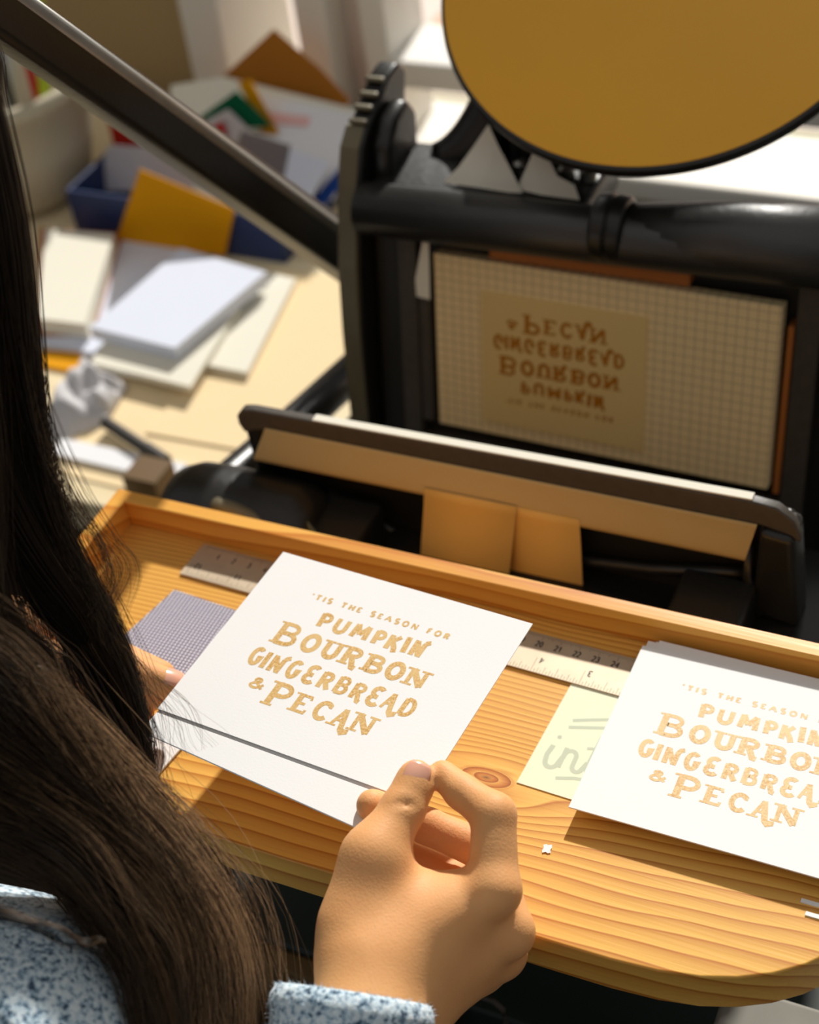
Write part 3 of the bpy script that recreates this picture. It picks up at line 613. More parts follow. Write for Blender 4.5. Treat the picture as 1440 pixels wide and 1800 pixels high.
# ------------------------------------------------------------------ lettering for the cards
def vs_(x, y, l=.17): return ('s', x, y, l)          # serif foot centred at x, y
GL = {  # strokes: (points, weight) thick = 1, thin < 1
 'A': ([([(.0, 0), (.46, 1)], .6), ([(.46, 1), (1, 0)], 1), ([(.2, .34), (.78, .34)], .55)], [(0, 0), (1, 0)]),
 'B': ([([(.12, 0), (.12, 1)], 1), ([(.12, .97), (.5, .97)] + arc(.5, .75, .34, .22, 90, -90, 10) + [(.12, .53)], .7), ([(.12, .53), (.52, .53)] + arc(.52, .28, .4, .25, 90, -90, 10) + [(.12, .03)], .8)], [(.1, 0), (.1, 1)]),
 'C': ([(arc(.53, .5, .45, .48, 42, 318, 20), .9), ([(.87, .95), (.87, .72)], .5)], []),
 'D': ([([(.12, 0), (.12, 1)], 1), ([(.12, .97), (.42, .97)] + arc(.42, .5, .48, .47, 90, -90, 14) + [(.12, .03)], .85)], [(.1, 0), (.1, 1)]),
 'E': ([([(.14, 0), (.14, 1)], 1), ([(.14, .96), (.86, .96), (.86, .80)], .55), ([(.14, .5), (.66, .5)], .55), ([(.14, .04), (.9, .04), (.9, .22)], .6)], [(.1, 0), (.1, 1)]),
 'e': ([(arc(.55, .73, .42, .25, 40, 270, 14) + [(.7, .48)], .95), (arc(.52, .26, .46, .25, 90, 330, 14), .95)], []),
 'F': ([([(.14, 0), (.14, 1)], 1), ([(.14, .96), (.86, .96)], .8), ([(.14, .5), (.7, .5)], .8)], []),
 'G': ([(arc(.5, .5, .42, .47, 48, 330, 20) + [(.9, .42), (.58, .42)], .95)], []),
 'H': ([([(.1, 0), (.1, 1)], 1), ([(.9, 0), (.9, 1)], 1), ([(.1, .5), (.9, .5)], .8)], []),
 'I': ([([(.5, 0), (.5, 1)], 1.05)], []),
 'K': ([([(.12, 0), (.12, 1)], 1), ([(.85, 1), (.14, .42)], .85), ([(.38, .58), (.78, .16), (.92, -.12)], 1)], []),
 'M': ([([(.08, 0), (.14, 1)], 1), ([(.14, 1), (.5, .28)], .95), ([(.5, .28), (.86, 1)], .95), ([(.86, 1), (.92, 0)], 1)], []),
 'N': ([([(.1, 0), (.1, 1)], .7), ([(.1, 1), (.9, 0)], 1), ([(.9, 0), (.9, 1)], .7)], [(.1, 0), (.08, 1), (.92, 1)]),
 'n': ([([(.1, 0), (.1, 1)], 1), ([(.1, .95), (.68, .05)], 1), ([(.68, .0), (.72, .8), (.84, .98), (1.05, 1.05)], .95)], []),
 'O': ([(arc(.5, .5, .43, .47, 0, 360, 28), .9)], []),
 'P': ([([(.14, 0), (.14, 1)], 1), ([(.14, .96), (.5, .96)] + arc(.5, .71, .4, .25, 90, -90, 12) + [(.14, .46)], .75)], [(.12, 0), (.1, 1)]),
 'R': ([([(.12, 0), (.12, 1)], 1), ([(.12, .96), (.48, .96)] + arc(.48, .74, .34, .22, 90, -90, 12) + [(.12, .52)], .75), ([(.44, .52), (.66, .12), (.78, -.10), (.98, -.12)], .95)], [(.1, 0), (.1, 1)]),
 'r': ([([(.12, 0), (.12, 1)], 1), ([(.12, .95), (.48, .95)] + arc(.48, .73, .34, .22, 90, -90, 12) + [(.12, .51)], .85), ([(.42, .5), (.9, 0)], 1)], []),
 'S': ([(arc(.5, .74, .36, .25, 40, 250, 12) + arc(.5, .26, .38, .25, 70, -140, 12), .95)], []),
 'T': ([([(.5, 0), (.5, 1)], 1), ([(.02, .95), (.98, .95)], .85)], []),
 'U': ([([(.12, 1), (.12, .36)] + arc(.5, .36, .38, .34, 180, 360, 14) + [(.88, 1)], .9)], [(.12, 1), (.88, 1)]),
 'a': ([([(.0, 0), (.5, 1)], .6), ([(.5, 1), (.72, .3), (.86, -.12), (1.05, -.26), (1.28, -.17), (1.25, -.02)], 1), ([(.2, .34), (.7, .34)], .55)], [(0, 0)]),
 '&': ([([(.95, .05), (.3, .68)] + arc(.45, .8, .2, .17, 200, -20, 12) + [(.2, .42)] + arc(.4, .24, .3, .22, 140, 330, 12) + [(.95, .5)], .8)], []),
 "'": ([([(.35, 1.0), (.2, .85), (.35, .72)], .9)], []),
}
def glyph(mb, ch_, x0, x1, y0, y1, w_, serif, slant=0.0, rot=0.0):
    st_, ser = GL[ch_]
    cxm, cym = (x0 + x1) / 2, (y0 + y1) / 2
    def T_(a, b):
        x = x0 + w_ / 2 + a * (x1 - x0 - w_); y = y0 + w_ * .3 + b * (y1 - y0 - w_ * .6); x += slant * (y - cym)
        c_, s_ = math.cos(rot), math.sin(rot)
        return (cxm + (x - cxm) * c_ - (y - cym) * s_, cym + (x - cxm) * s_ + (y - cym) * c_)
    for pts, k in st_:
        q = [T_(*p) for p in pts]; cl = len(q) > 12 and abs(q[0][0] - q[-1][0]) + abs(q[0][1] - q[-1][1]) < 1e-6
        ribbon(mb, q[:-1] if cl else q, w_ * k, .0, .05, closed=cl)
    if serif:
        for a, b in ser:
            q = T_(a, b); s_ = .36 * w_; e_ = s_ * .1 if b < .5 else -s_ * .1
            ribbon(mb, [(q[0] - .92 * w_, q[1] + e_), (q[0] + .92 * w_, q[1] + e_)], s_, 0, .05)
def lettering():
    """the printed verse, in millimetres on a 139 x 107.5 card, origin at its lower left"""
    mb = MB(); rr = random.Random(3)
    x = 30.2; adv = 3.62
    wd = {"'": 1.5, 'I': 1.4, ' ': 2.6, 'O': 4.0, 'N': 3.9, 'H': 3.6, 'A': 4.1, 'S': 3.3, 'T': 3.4, 'E': 2.9, 'F': 2.9, 'R': 3.4}
    s_ = "'TIS THE SEASON FOR"; tot = sum(wd[c_] for c_ in s_) + .85 * len(s_); k = 77.7 / tot
    for i, c_ in enumerate(s_):
        if c_ != ' ': glyph(mb, 'r' if c_ == 'R' else c_, x, x + wd[c_] * k, 84.8, 88.5, 1.12, False)
        x += (wd[c_] + .85) * k
    for c_, a, b, y0, y1, sl in (('P', 41.6, 50, 69.8, 79.8, -.08), ('U', 50.2, 59.6, 69.6, 79.4, 0), ('M', 60.2, 71.2, 69.9, 79.6, 0), ('P', 72, 79.8, 69.8, 79.4, -.05), ('K', 79.6, 88, 69.2, 79.4, 0), ('I', 88.4, 91.6, 69.8, 80.8, -.1), ('n', 92.4, 101.6, 69.8, 80.6, 0)):
        glyph(mb, c_, a, b, y0, y1, 2.7, False, sl)
    for c_, a, b, y0, y1 in (('B', 26.4, 40.4, 53.6, 68.2), ('O', 41.2, 52.4, 54.3, 66.0), ('U', 53, 64, 54.4, 65.6), ('R', 64.2, 76, 54.2, 65.8), ('B', 76.6, 88, 54.2, 65.4), ('O', 87.8, 98.6, 54.2, 65.2), ('N', 98.6, 110.4, 54.0, 64.9)):
        glyph(mb, c_, a, b, y0, y1, 3.1, True)
    for c_, a, b, y0, y1, ro in (('G', 22.4, 30.6, 38.4, 49.6, .05), ('I', 30.4, 33.8, 37.8, 49.2, 0), ('n', 34.2, 44.2, 37.6, 48.8, 0), ('G', 44, 52.4, 37.8, 49, 0), ('e', 53.4, 61.4, 38, 49.4, 0), ('r', 61.8, 70.4, 37.6, 48.4, 0), ('B', 70.6, 79, 38, 48.8, 0), ('R', 79.4, 88, 37.8, 48, 0), ('e', 88.2, 96.4, 37.6, 49.2, 0), ('a', 96, 104.4, 38.0, 48.6, 0), ('D', 105.2, 113.8, 37.6, 48.4, -.04)):
        glyph(mb, c_, a, b, y0, y1, 2.55, False, 0, ro)
    for c_, a, b, y0, y1, w_ in (('&', 31.6, 41, 26.6, 33.4, 1.8), ('P', 43.6, 57.2, 20.2, 35.2, 3.3), ('E', 57.8, 68.2, 21.6, 33.2, 2.8), ('C', 68.8, 79, 21.8, 33, 2.8), ('a', 79.6, 89.2, 21.4, 32.8, 2.8), ('N', 89, 101.2, 22.0, 33.2, 2.9)):
        glyph(mb, c_, a, b, y0, y1, w_, True)
    mb.v = [(x * .001, y * .001, z * .001) for x, y, z in mb.v]
    return mb
CW, CH = .139, .1075

# design on the plate, mirrored top to bottom
pl = lettering(); pl.v = [(x + .0195, .1130 - y * .97, .0012 + z) for x, y, z in pl.v]
plate = thing('polymer_plate', 'amber printing plate with reversed gold lettering on the gridded base', 'plate', M=Mb)
obj('plate_sheet', MB().box(.034, .1465, .0105, .1045, 0, .0012), M['polymer'], plate)
obj('raised_lettering', pl, M['plate_ink'], plate)

# ------------------------------------------------------------------ the held card
TL, TR, BR, BL = np.array([-.348, .476, .052]), np.array([-.209, .462, .058]), np.array([-.220, .355, .053]), np.array([-.359, .370, .047])
ex = (TR - TL) + (BR - BL); ex /= np.linalg.norm(ex); ey = (TL - BL) + (TR - BR); ey -= ex * (ey @ ex); ey /= np.linalg.norm(ey); en = np.cross(ex, ey)
Mc = Matrix([[ex[0], ey[0], en[0], BL[0]], [ex[1], ey[1], en[1], BL[1]], [ex[2], ey[2], en[2], BL[2]], [0, 0, 0, 1]])
card = thing('greeting_card', 'white folded card with gold verse held above the board by both hands', 'card', M=Mc)
obj('front_panel', MB().box(0, CW, 0, CH, -.0004, 0), M['card'], card)
obj('gold_lettering', lettering(), M['gold_ink'], card)
obj('back_panel', MB().box(.0003, CW - .0003, .0008, CH, -.0008, -.00045), M['card'], card)
# the envelope held under it shows below the card, turned a little clockwise
Me = Mc @ Matrix.Translation((CW / 2, .045, -.0021)) @ Matrix.Rotation(math.radians(-3.4), 4, 'Z') @ Matrix.Rotation(math.radians(-.2), 4, 'X')
en_ = thing('envelope', 'plain white envelope held beneath the gold lettered card', 'envelope', M=Me)
obj('envelope_body', MB().box(-.0665, .0655, -.0625, .045, 0, .0010), M['card'], en_, bevel=.0003)
obj('flap', MB().prism([(-.0660, .0445), (.0650, .0445), (.012, -.005), (-.012, -.005)], 'z', -.0004, 0), M['card'], en_)

# --- stack of printed cards at the right
SX, SY = -.1749, .4055
nst = 8; tk = .00094
ords = ['lowest', 'second', 'third', 'fourth', 'fifth', 'sixth', 'seventh', 'eighth', 'ninth', 'tenth']
for k in range(nst):
    top = k == nst - 1
    ox = 0 if top else [.006, .002, .007, .003, .0045, .0015, .006, .002, .0055, .0045][k]; oy = 0 if top else [.007, .0065, .0075, .005, .007, .0055, .0065, .004, .006, .0035][k]
    Mk = Matrix.Translation((SX + ox, SY + oy, .0009 + k * tk)) @ Matrix.Rotation(math.radians(-.6 if top else -.6 + rng.uniform(-.3, .3)), 4, 'Z')
    cd_ = thing('greeting_card', 'white card with gold verse on top of the stack at the right of the board' if top else 'white card in the stack at the right of the board, %s from the bottom' % ords[k], 'card', M=Mk, group='stack of printed cards on the board')
    obj('front_panel', MB().box(0, CW, 0, (.1035), 0, tk * .8), M['card'], cd_)
    if top:
        lw = lettering(); lw.v = [(x - .0045, y * .966 + .0005, z + tk * .8) for x, y, z in lw.v]; obj('gold_lettering', lw, M['gold_ink'], cd_)

# ------------------------------------------------------------------ grey slab at lower right and a cord below the board
single('grey_shelf', MB().box(-.105, .15, .30, .42, -.135, -.115), M['stone'], 'worn grey shelf edge showing below the rounded end of the board', 'shelf', bevel=.003)
single('cord', MB().tube([tuple(at(u, v, y=.40)) for u, v in ((845, 1752), (868, 1760), (884, 1775), (890, 1800), (885, 1850), (870, 1900))], .0016, 8), M['black_rough'], 'thin dark cord hanging below the board behind the hand', 'cord', smooth=True)

# ------------------------------------------------------------------ the person
def smin(a, b, k):
    h = np.clip(.5 + .5 * (b - a) / k, 0, 1); return b * (1 - h) + a * h - k * h * (1 - h)
def surface(fn, lo, hi, h):
    """naive surface nets over a signed distance field"""
    n = [int(math.ceil((hi[i] - lo[i]) / h)) + 1 for i in range(3)]
    X = np.stack(np.meshgrid(*[lo[i] + h * np.arange(n[i]) for i in range(3)], indexing='ij'), -1)
    D = fn(X.reshape(-1, 3)).reshape(n)
    S_ = D < 0
    c = np.zeros([m - 1 for m in n], int)
    for i in (0, 1):
        for j in (0, 1):
            for k in (0, 1): c += S_[i:n[0] - 1 + i, j:n[1] - 1 + j, k:n[2] - 1 + k]
    act = (c > 0) & (c < 8); idx = -np.ones(act.shape, int); idx[act] = np.arange(act.sum())
    cells = np.argwhere(act); acc = np.zeros((len(cells), 3)); cnt = np.zeros(len(cells))
    cor = [(i, j, k) for i in (0, 1) for j in (0, 1) for k in (0, 1)]
    for a in range(8):
        for b in range(a + 1, 8):
            if sum(abs(cor[a][q] - cor[b][q]) for q in range(3)) != 1: continue
            da = D[tuple((cells + cor[a]).T)]; db = D[tuple((cells + cor[b]).T)]; m = (da < 0) != (db < 0)
            t_ = np.where(m, da / np.where(m, da - db, 1), 0)[:, None]
            acc += m[:, None] * (np.array(cor[a]) + t_ * (np.array(cor[b]) - np.array(cor[a]))); cnt += m
    V = np.array(lo) + h * (cells + acc / cnt[:, None]); Fq = []
    for ax in range(3):
        sl0 = [slice(None)] * 3; sl1 = [slice(None)] * 3; sl0[ax] = slice(0, -1); sl1[ax] = slice(1, None)
        e = np.argwhere(S_[tuple(sl0)] != S_[tuple(sl1)]); b, c_ = [q for q in range(3) if q != ax]
        ok = (e[:, b] > 0) & (e[:, c_] > 0) & (e[:, b] < n[b] - 1) & (e[:, c_] < n[c_] - 1); e = e[ok]
        q = []
        for ob, oc in ((-1, -1), (0, -1), (0, 0), (-1, 0)):
            ee = e.copy(); ee[:, b] += ob; ee[:, c_] += oc; q.append(idx[tuple(ee.T)])
        f = np.stack(q, 1); flip = S_[tuple(e.T)] ^ (ax == 1); f[~flip] = f[~flip][:, ::-1]; Fq.append(f[(f >= 0).all(1)])
    return V, np.concatenate(Fq)
def seg(p, a, b, ra, rb):
    a, b = np.array(a), np.array(b); ab = b - a; t_ = np.clip((p - a) @ ab / (ab @ ab), 0, 1)
    return np.linalg.norm(p - a - t_[:, None] * ab, axis=1) - (ra + (rb - ra) * t_)
def ell(p, c, r):
    r = np.array(r); q = (p - np.array(c)) / r; k = np.linalg.norm(q, axis=1); return (k - 1) * r.min()
def chain(p, pts, k=.003):
    d = None
    for (a, ra), (b, rb) in zip(pts, pts[1:]):
        s_ = seg(p, a, b, ra, rb); d = s_ if d is None else smin(d, s_, k)
    return d
A = lambda u, v, d: at(u, v, d=d)

# right hand: joints measured in the photo (thumb over the card corner, index beside it, middle finger beneath)
rh = {
 'thumb': [(A(622, 1622, .632), .0140), (A(658, 1508, .6395), .0114), (A(708, 1422, .6475), .0092), (A(727, 1382, .652), .0081), (A(731, 1366, .653), .0073)],
 'index': [(A(868, 1562, .632), .0104), (A(868, 1432, .640), .0090), (A(812, 1392, .650), .0072), (A(778, 1362, .657), .0062)],
 'middle': [(A(890, 1632, .645), .0106), (A(862, 1500, .667), .0088), (A(752, 1452, .671), .0076), (A(655, 1416, .662), .0070)],
 'ring': [(A(884, 1676, .660), .0098), (A(800, 1545, .680), .0082), (A(700, 1500, .681), .0070), (A(646, 1462, .680), .006)],
 'pinky': [(A(845, 1705, .664), .0088), (A(770, 1620, .675), .0072), (A(700, 1570, .677), .0062), (A(660, 1530, .678), .0055)],
}
wr = [(A(660, 1722, .624), .0185), (A(640, 1800, .612), .0185), (A(625, 1960, .590), .0210)]
ELB_R = np.array([-.165, .03, -.085]); ELB_L = np.array([-.70, .14, -.15])
def hand_r(p):
    palm = seg(p, A(655, 1690, .626), A(858, 1570, .635), .0180, .0106)
    palm = smin(palm, seg(p, A(700, 1725, .634), A(880, 1636, .648), .0185, .0108), .014)
    palm = smin(palm, seg(p, A(720, 1740, .644), A(872, 1676, .660), .0170, .0102), .014)
    palm = smin(palm, seg(p, A(720, 1740, .648), A(830, 1702, .668), .0150, .0092), .014)
    palm = smin(palm, seg(p, A(626, 1660, .630), A(668, 1528, .6415), .0145, .0116), .012)
    palm = smin(palm, seg(p, A(655, 1590, .638), A(800, 1572, .642), .0135, .0075), .014)      # web between thumb and index
    palm = smin(palm, seg(p, A(700, 1770, .640), A(690, 1850, .622), .0170, .0170), .014)      # little finger side of the wrist
    palm = smin(palm, chain(p, wr + [(ELB_R, .036)], .01), .014)
    d = None
    for k in rh:
        f = chain(p, rh[k], .0025); d = f if d is None else smin(d, f, .0012)
    d = smin(palm, d, .0055)
    d = smin(d, ell(p, A(874, 1566, .628), (.0085, .0085, .0085)), .006)                        # index knuckle
    d = smin(d, ell(p, A(900, 1642, .644), (.0085, .0085, .0085)), .005)                        # middle knuckle
    d = smin(d, ell(p, A(656, 1506, .6375), (.0100, .0100, .0100)), .012)                        # thumb base joint
    for a, b, r_ in ((A(684, 1404, .6385), A(738, 1410, .6395), .0011), (A(690, 1412, .6385), A(742, 1420, .6395), .0009), (A(820, 1500, .632), A(842, 1478, .630), .0008), (A(812, 1512, .634), A(836, 1506, .630), .0008)):
        d = -smin(-d, seg(p, a, b, r_, r_), .0012)                                              # joint creases
    return d
lh = {
 'thumb': [(A(40, 1180, .735), .0140), (A(130, 1165, .738), .0112), (A(225, 1180, .745), .0090), (A(298, 1203, .748), .0072)],
 'index': [(A(30, 1090, .745), .0105), (A(110, 1112, .752), .0092), (A(200, 1150, .768), .0078), (A(285, 1185, .768), .0066)],
 'middle': [(A(0, 1130, .760), .0105), (A(90, 1175, .772), .0088), (A(200, 1215, .772), .0076), (A(290, 1225, .767), .0064)],
 'ring': [(A(-20, 1180, .770), .0098), (A(80, 1230, .778), .0082), (A(180, 1260, .774), .007), (A(250, 1262, .766), .006)],
 'pinky': [(A(-30, 1240, .772), .0090), (A(50, 1280, .775), .0072), (A(130, 1300, .768), .0062), (A(180, 1300, .760), .0055)],
}
lwr = A(-130, 1270, .74)
def hand_l(p):
    palm = None
    for k, r_ in (('index', .0108), ('middle', .0112), ('ring', .0105), ('pinky', .0095)):
        s_ = seg(p, lwr, lh[k][0][0], .0185, r_); palm = s_ if palm is None else smin(palm, s_, .012)
    palm = smin(palm, seg(p, lwr, lh['thumb'][0][0], .0185, .013), .012)
    palm = smin(palm, chain(p, [(lwr, .021), (lwr * .8 + ELB_L * .2, .022), (ELB_L, .036)], .01), .014)
    d = None
    for k in lh:
        f = chain(p, lh[k], .0025); d = f if d is None else smin(d, f, .0012)
    return smin(palm, d, .0055)
SH_R, SH_L = np.array([-.328, .190, .030]), np.array([-.66, .225, .03]); HIP = np.array([-.45, -.06, -.46]); HD = np.array([-.478, .332, .285])
def bodyf(p):
    d = chain(p, [(HIP, .13), ((-.455, .02, -.25), .115), ((-.485, .15, -.07), .12)], .05)
    d = smin(d, seg(p, SH_R + [-.02, 0, 0], SH_L + [.02, 0, 0], .055, .055), .05)
    d = smin(d, seg(p, (-.493, .195, .02), (-.482, .272, .19), .056, .052), .03)
    hd = ell(p, HD, (.074, .093, .108)); hd = smin(hd, ell(p, HD + [0, .045, -.055], (.052, .056, .058)), .03)
    hd = smin(hd, seg(p, HD + [0, .094, .0], HD + [0, .112, -.03], .007, .012), .010)              # nose
    hd = smin(hd, ell(p, HD + [0, .092, -.062], (.024, .012, .006)), .006)                        # lips
    for s_ in (-1, 1):
        hd = -smin(-hd, ell(p, HD + [s_ * .031, .094, .004], (.015, .012, .010)), .008)            # eye sockets
        hd = smin(hd, ell(p, HD + [s_ * .031, .081, .004], (.0125, .0125, .0125)), .002)           # eyes
        hd = smin(hd, ell(p, HD + [s_ * .076, -.004, -.01], (.008, .018, .030)), .006)             # ears
    d = smin(d, hd, .015)
    for sh, el in ((SH_R, ELB_R), (SH_L, ELB_L)): d = smin(d, seg(p, sh, el, .050, .038), .03)
    d = smin(d, seg(p, ELB_R, wr[1][0], .038, .022), .02); d = smin(d, seg(p, ELB_L, lwr, .038, .022), .02)
    for s_ in (-1, 1):
        hp = HIP + [s_ * .09, .02, -.03]; kn = np.array([-.45 + s_ * .11, .36, -.50]); an = np.array([-.45 + s_ * .12, .26, -.93])
        d = smin(d, chain(p, [(hp, .085), (kn, .058), (an, .04)], .03), .04); d = smin(d, seg(p, an, an + [0, .13, -.03], .038, .03), .02)
    return d
person = thing('person', 'person seen over the right shoulder, long dark hair, blue-grey sweater, holding a card', 'person', (-.45, 0, -1.0))
V0, F0 = surface(bodyf, (-.86, -.25, -1.01), (-.04, .62, .45), .008)
V1, F1 = surface(hand_r, tuple(np.array(A(740, 1600, .645)) + [-.085, -.17, -.095]), tuple(np.array(A(740, 1600, .645)) + [.085, .085, .075]), .0014)
V2, F2 = surface(hand_l, tuple(np.array(A(120, 1190, .75)) + [-.15, -.09, -.075]), tuple(np.array(A(120, 1190, .75)) + [.09, .085, .075]), .0016)
bm_ = MB(); bm_.add(V0, F0.tolist()); bm_.add(V1, F1.tolist()); bm_.add(V2, F2.tolist())
body = obj('body', bm_, M['skin'], person, smooth=True)
sm = body.modifiers.new('smooth', 'SMOOTH'); sm.factor = .5; sm.iterations = 3

# nails
def nail(c, along, normal, L, W, name='fingernail'):
    along = np.array(along) / np.linalg.norm(along); nn = np.array(normal) - along * (np.array(normal) @ along); nn /= np.linalg.norm(nn); s_ = np.cross(along, nn)
    vs = []; n1, n2 = 9, 9
    for i in range(n1):
        for j in range(n2):
            a_ = -1 + 2 * i / (n1 - 1); b_ = -1 + 2 * j / (n2 - 1)
            sq = math.sqrt(max(0, 1 - (abs(a_) ** 3.2) * .55)); x_ = b_ * sq
            vs.append(np.array(c) + along * a_ * L / 2 + s_ * x_ * W / 2 - nn * (.0021 * x_ * x_ + .0008 * a_ * a_) + nn * .0002)
    m = n1 * n2; vs += [v - nn * .0008 for v in vs]
    fs = []
    for i in range(n1 - 1):
        for j in range(n2 - 1):
            f = (i * n2 + j, i * n2 + j + 1, (i + 1) * n2 + j + 1, (i + 1) * n2 + j); fs += [f, tuple(q + m for q in f[::-1])]
    for i in range(n1 - 1): fs += [(i * n2, (i + 1) * n2, (i + 1) * n2 + m, i * n2 + m), (i * n2 + n2 - 1, i * n2 + n2 - 1 + m, (i + 1) * n2 + n2 - 1 + m, (i + 1) * n2 + n2 - 1)]
    for j in range(n2 - 1): fs += [(j, j + m, j + 1 + m, j + 1), ((n1 - 1) * n2 + j, (n1 - 1) * n2 + j + 1, (n1 - 1) * n2 + j + 1 + m, (n1 - 1) * n2 + j + m)]
    return obj(name, MB().add(vs, fs), M['nail'], person, smooth=True)
tt = rh['thumb']; al = tt[4][0] - tt[2][0]; tocam = CAM - tt[3][0]; tocam /= np.linalg.norm(tocam); nn_ = tocam - al * (tocam @ al) / (al @ al); nn_ /= np.linalg.norm(nn_)
nail(tt[3][0] + (tt[4][0] - tt[3][0]) * .8 + nn_ * .0078, al, nn_ + np.array([0, .0, 0]), .0115, .0110)
tl_ = lh['thumb']; al = tl_[3][0] - tl_[2][0]; nn_ = np.array([.1, .1, 1.0]); nn_ -= al * (nn_ @ al) / (al @ al); nn_ /= np.linalg.norm(nn_)
nail(tl_[3][0] - al * .02 + nn_ * .0074, al, nn_, .0115, .0105)

# sweater: loose torso, sleeves to the wrists
cuffr = A(610, 1828, .602)
axr = (cuffr - ELB_R) / np.linalg.norm(cuffr - ELB_R)
cuffl = lwr + (ELB_L - lwr) * .12; axl = (cuffl - ELB_L) / np.linalg.norm(cuffl - ELB_L)
def fold(p): return .0022 * np.sin(p[:, 0] * 55 + 2 * np.sin(p[:, 2] * 40)) * np.sin(p[:, 2] * 70 + p[:, 1] * 45)
def sweater_f(p):
    d = chain(p, [(HIP + [0, 0, .02], .150), (np.array([-.455, .02, -.25]), .135), (np.array([-.485, .145, -.07]), .132)], .05)
    d = smin(d, seg(p, SH_R + [-.01, 0, 0], SH_L + [.01, 0, 0], .068, .068), .05)
    d = smin(d, seg(p, (-.493, .195, .01), (-.487, .235, .10), .078, .066), .03)
    for sh, el, cu, ax in ((SH_R, ELB_R, cuffr, axr), (SH_L, ELB_L, cuffl, axl)):
        d = smin(d, seg(p, sh, el, .068, .050), .03)
        s_ = seg(p, el, cu, .050, .0285); s_ = np.maximum(s_, (p - (cu + ax * .012)) @ ax)
        d = smin(d, s_, .012)
    return d + fold(p)
V, Fq = surface(sweater_f, (-.88, -.26, -.64), (-.03, .42, .24), .0075)
mb_ = MB(); mb_.add(V, Fq.tolist())
# a finer cuff ring with a rolled hem over the end of the right sleeve
def cuff_f(p):
    q = (p - cuffr) @ axr; d = seg(p, cuffr - axr * .05, cuffr + axr * .02, .033, .0292)
    d = np.maximum(d, q - .016); d = smin(d, d + .0, .001)
    a_ = p - (cuffr + axr * .011); h_ = a_ @ axr; rad = np.linalg.norm(a_ - h_[:, None] * axr, axis=1)
    return smin(d, np.sqrt((rad - .0275) ** 2 + h_ ** 2) - .0042, .004)
V, Fq = surface(cuff_f, tuple(cuffr - .06), tuple(cuffr + .06), .0016)
mb_.add(V, Fq.tolist())
# fuzz standing off the fleece where it is nearest
cen = np.array(cuffr); sel = V[np.linalg.norm(V - cen, axis=1) < .05]
for i in rng.choice(len(sel), 2600):
    p = sel[i]; q = (p - cuffr) @ axr; out_ = p - cuffr - axr * q; out_ = out_ / (np.linalg.norm(out_) + 1e-9) + axr * max(0, q * 40); out_ += rng.normal(0, .6, 3); out_ /= np.linalg.norm(out_)
    s_ = np.cross(out_, rng.normal(size=3)); s_ = s_ / np.linalg.norm(s_) * .00014; tip = p + out_ * rng.uniform(.0010, .0030)
    mb_.add([p - s_, p + s_, tip], [(0, 1, 2)])
sw = obj('sweater', mb_, M['fleece'], person, smooth=True)
# trousers over the legs
def trousers_f(p):
    d = None
    for s_ in (-1, 1):
        hp = HIP + [s_ * .09, .02, -.03]; kn = np.array([-.45 + s_ * .11, .36, -.50]); an = np.array([-.45 + s_ * .12, .26, -.90])
        c_ = chain(p, [(hp, .100), (kn, .070), (an, .058)], .03); d = c_ if d is None else smin(d, c_, .03)
    return smin(d, seg(p, HIP + [-.05, 0, -.02], HIP + [.05, 0, -.02], .125, .125), .05) + fold(p)
V, Fq = surface(trousers_f, (-.75, -.27, -.99), (-.15, .50, -.28), .011)
mb_ = MB(); mb_.add(V, Fq.tolist()); obj('trousers', mb_, M['denim'], person, smooth=True)
stl = thing('stool', 'round wooden stool under the seated person', 'stool', (-.45, -.06, -1.0))
obj('seat', MB().lathe([(.17, -.66), (.18, -.655), (.18, -.63), (.17, -.622)], (-.45, -.06, 0), 'z', 36), M['brown_slab'], stl)
for a_ in (45, 135, 225, 315):
    c_, s_ = math.cos(math.radians(a_)), math.sin(math.radians(a_)); obj('leg', MB().tube([(-.45 + .12 * c_, -.06 + .12 * s_, -.66), (-.45 + .17 * c_, -.06 + .17 * s_, -1.0)], .014, 10), M['brown_slab'], stl)

# ------------------------------------------------------------------ hair
HV = []; HF = []; HT = []
def strand(pts, w0, w1, tint):
    """one hair: a three-sided tapering tube"""
    P_ = np.asarray(pts); n = len(P_); t_ = np.gradient(P_, axis=0); t_ /= np.linalg.norm(t_, axis=1)[:, None] + 1e-12
    u_ = np.cross(t_, np.array([.3, .5, .81])); u_ /= np.linalg.norm(u_, axis=1)[:, None] + 1e-12; v_ = np.cross(t_, u_)
    wd = np.linspace(w0, w1, n)[:, None]; b0 = HV[-1][0]
    vs = np.concatenate([(P_ + wd * (math.cos(a) * u_ + math.sin(a) * v_))[:, None, :] for a in (0, 2.094, 4.189)], 1).reshape(-1, 3)
    HV.append((b0 + len(vs), vs)); HT.append(np.full(len(vs), tint) if np.isscalar(tint) else np.repeat(tint, 3))
    i = np.arange(n - 1)[:, None] * 3 + b0
    for k in range(3):
        HF.append(np.concatenate([i + k, i + (k + 1) % 3, i + 3 + (k + 1) % 3, i + 3 + k], 1))
def spline(ctrl, n):
    c = np.array(ctrl, float); m = len(c); cc = np.vstack([2 * c[0] - c[1], c, 2 * c[-1] - c[-2]]); out_ = []
    for s_ in np.linspace(0, m - 1 - 1e-6, n):
        i = int(s_); f = s_ - i; p0, p1, p2, p3 = cc[i], cc[i + 1], cc[i + 2], cc[i + 3]
        out_.append(.5 * (2 * p1 + (p2 - p0) * f + (2 * p0 - 5 * p1 + 4 * p2 - p3) * f * f + (3 * p1 - p0 - 3 * p2 + p3) * f ** 3))
    return np.array(out_)
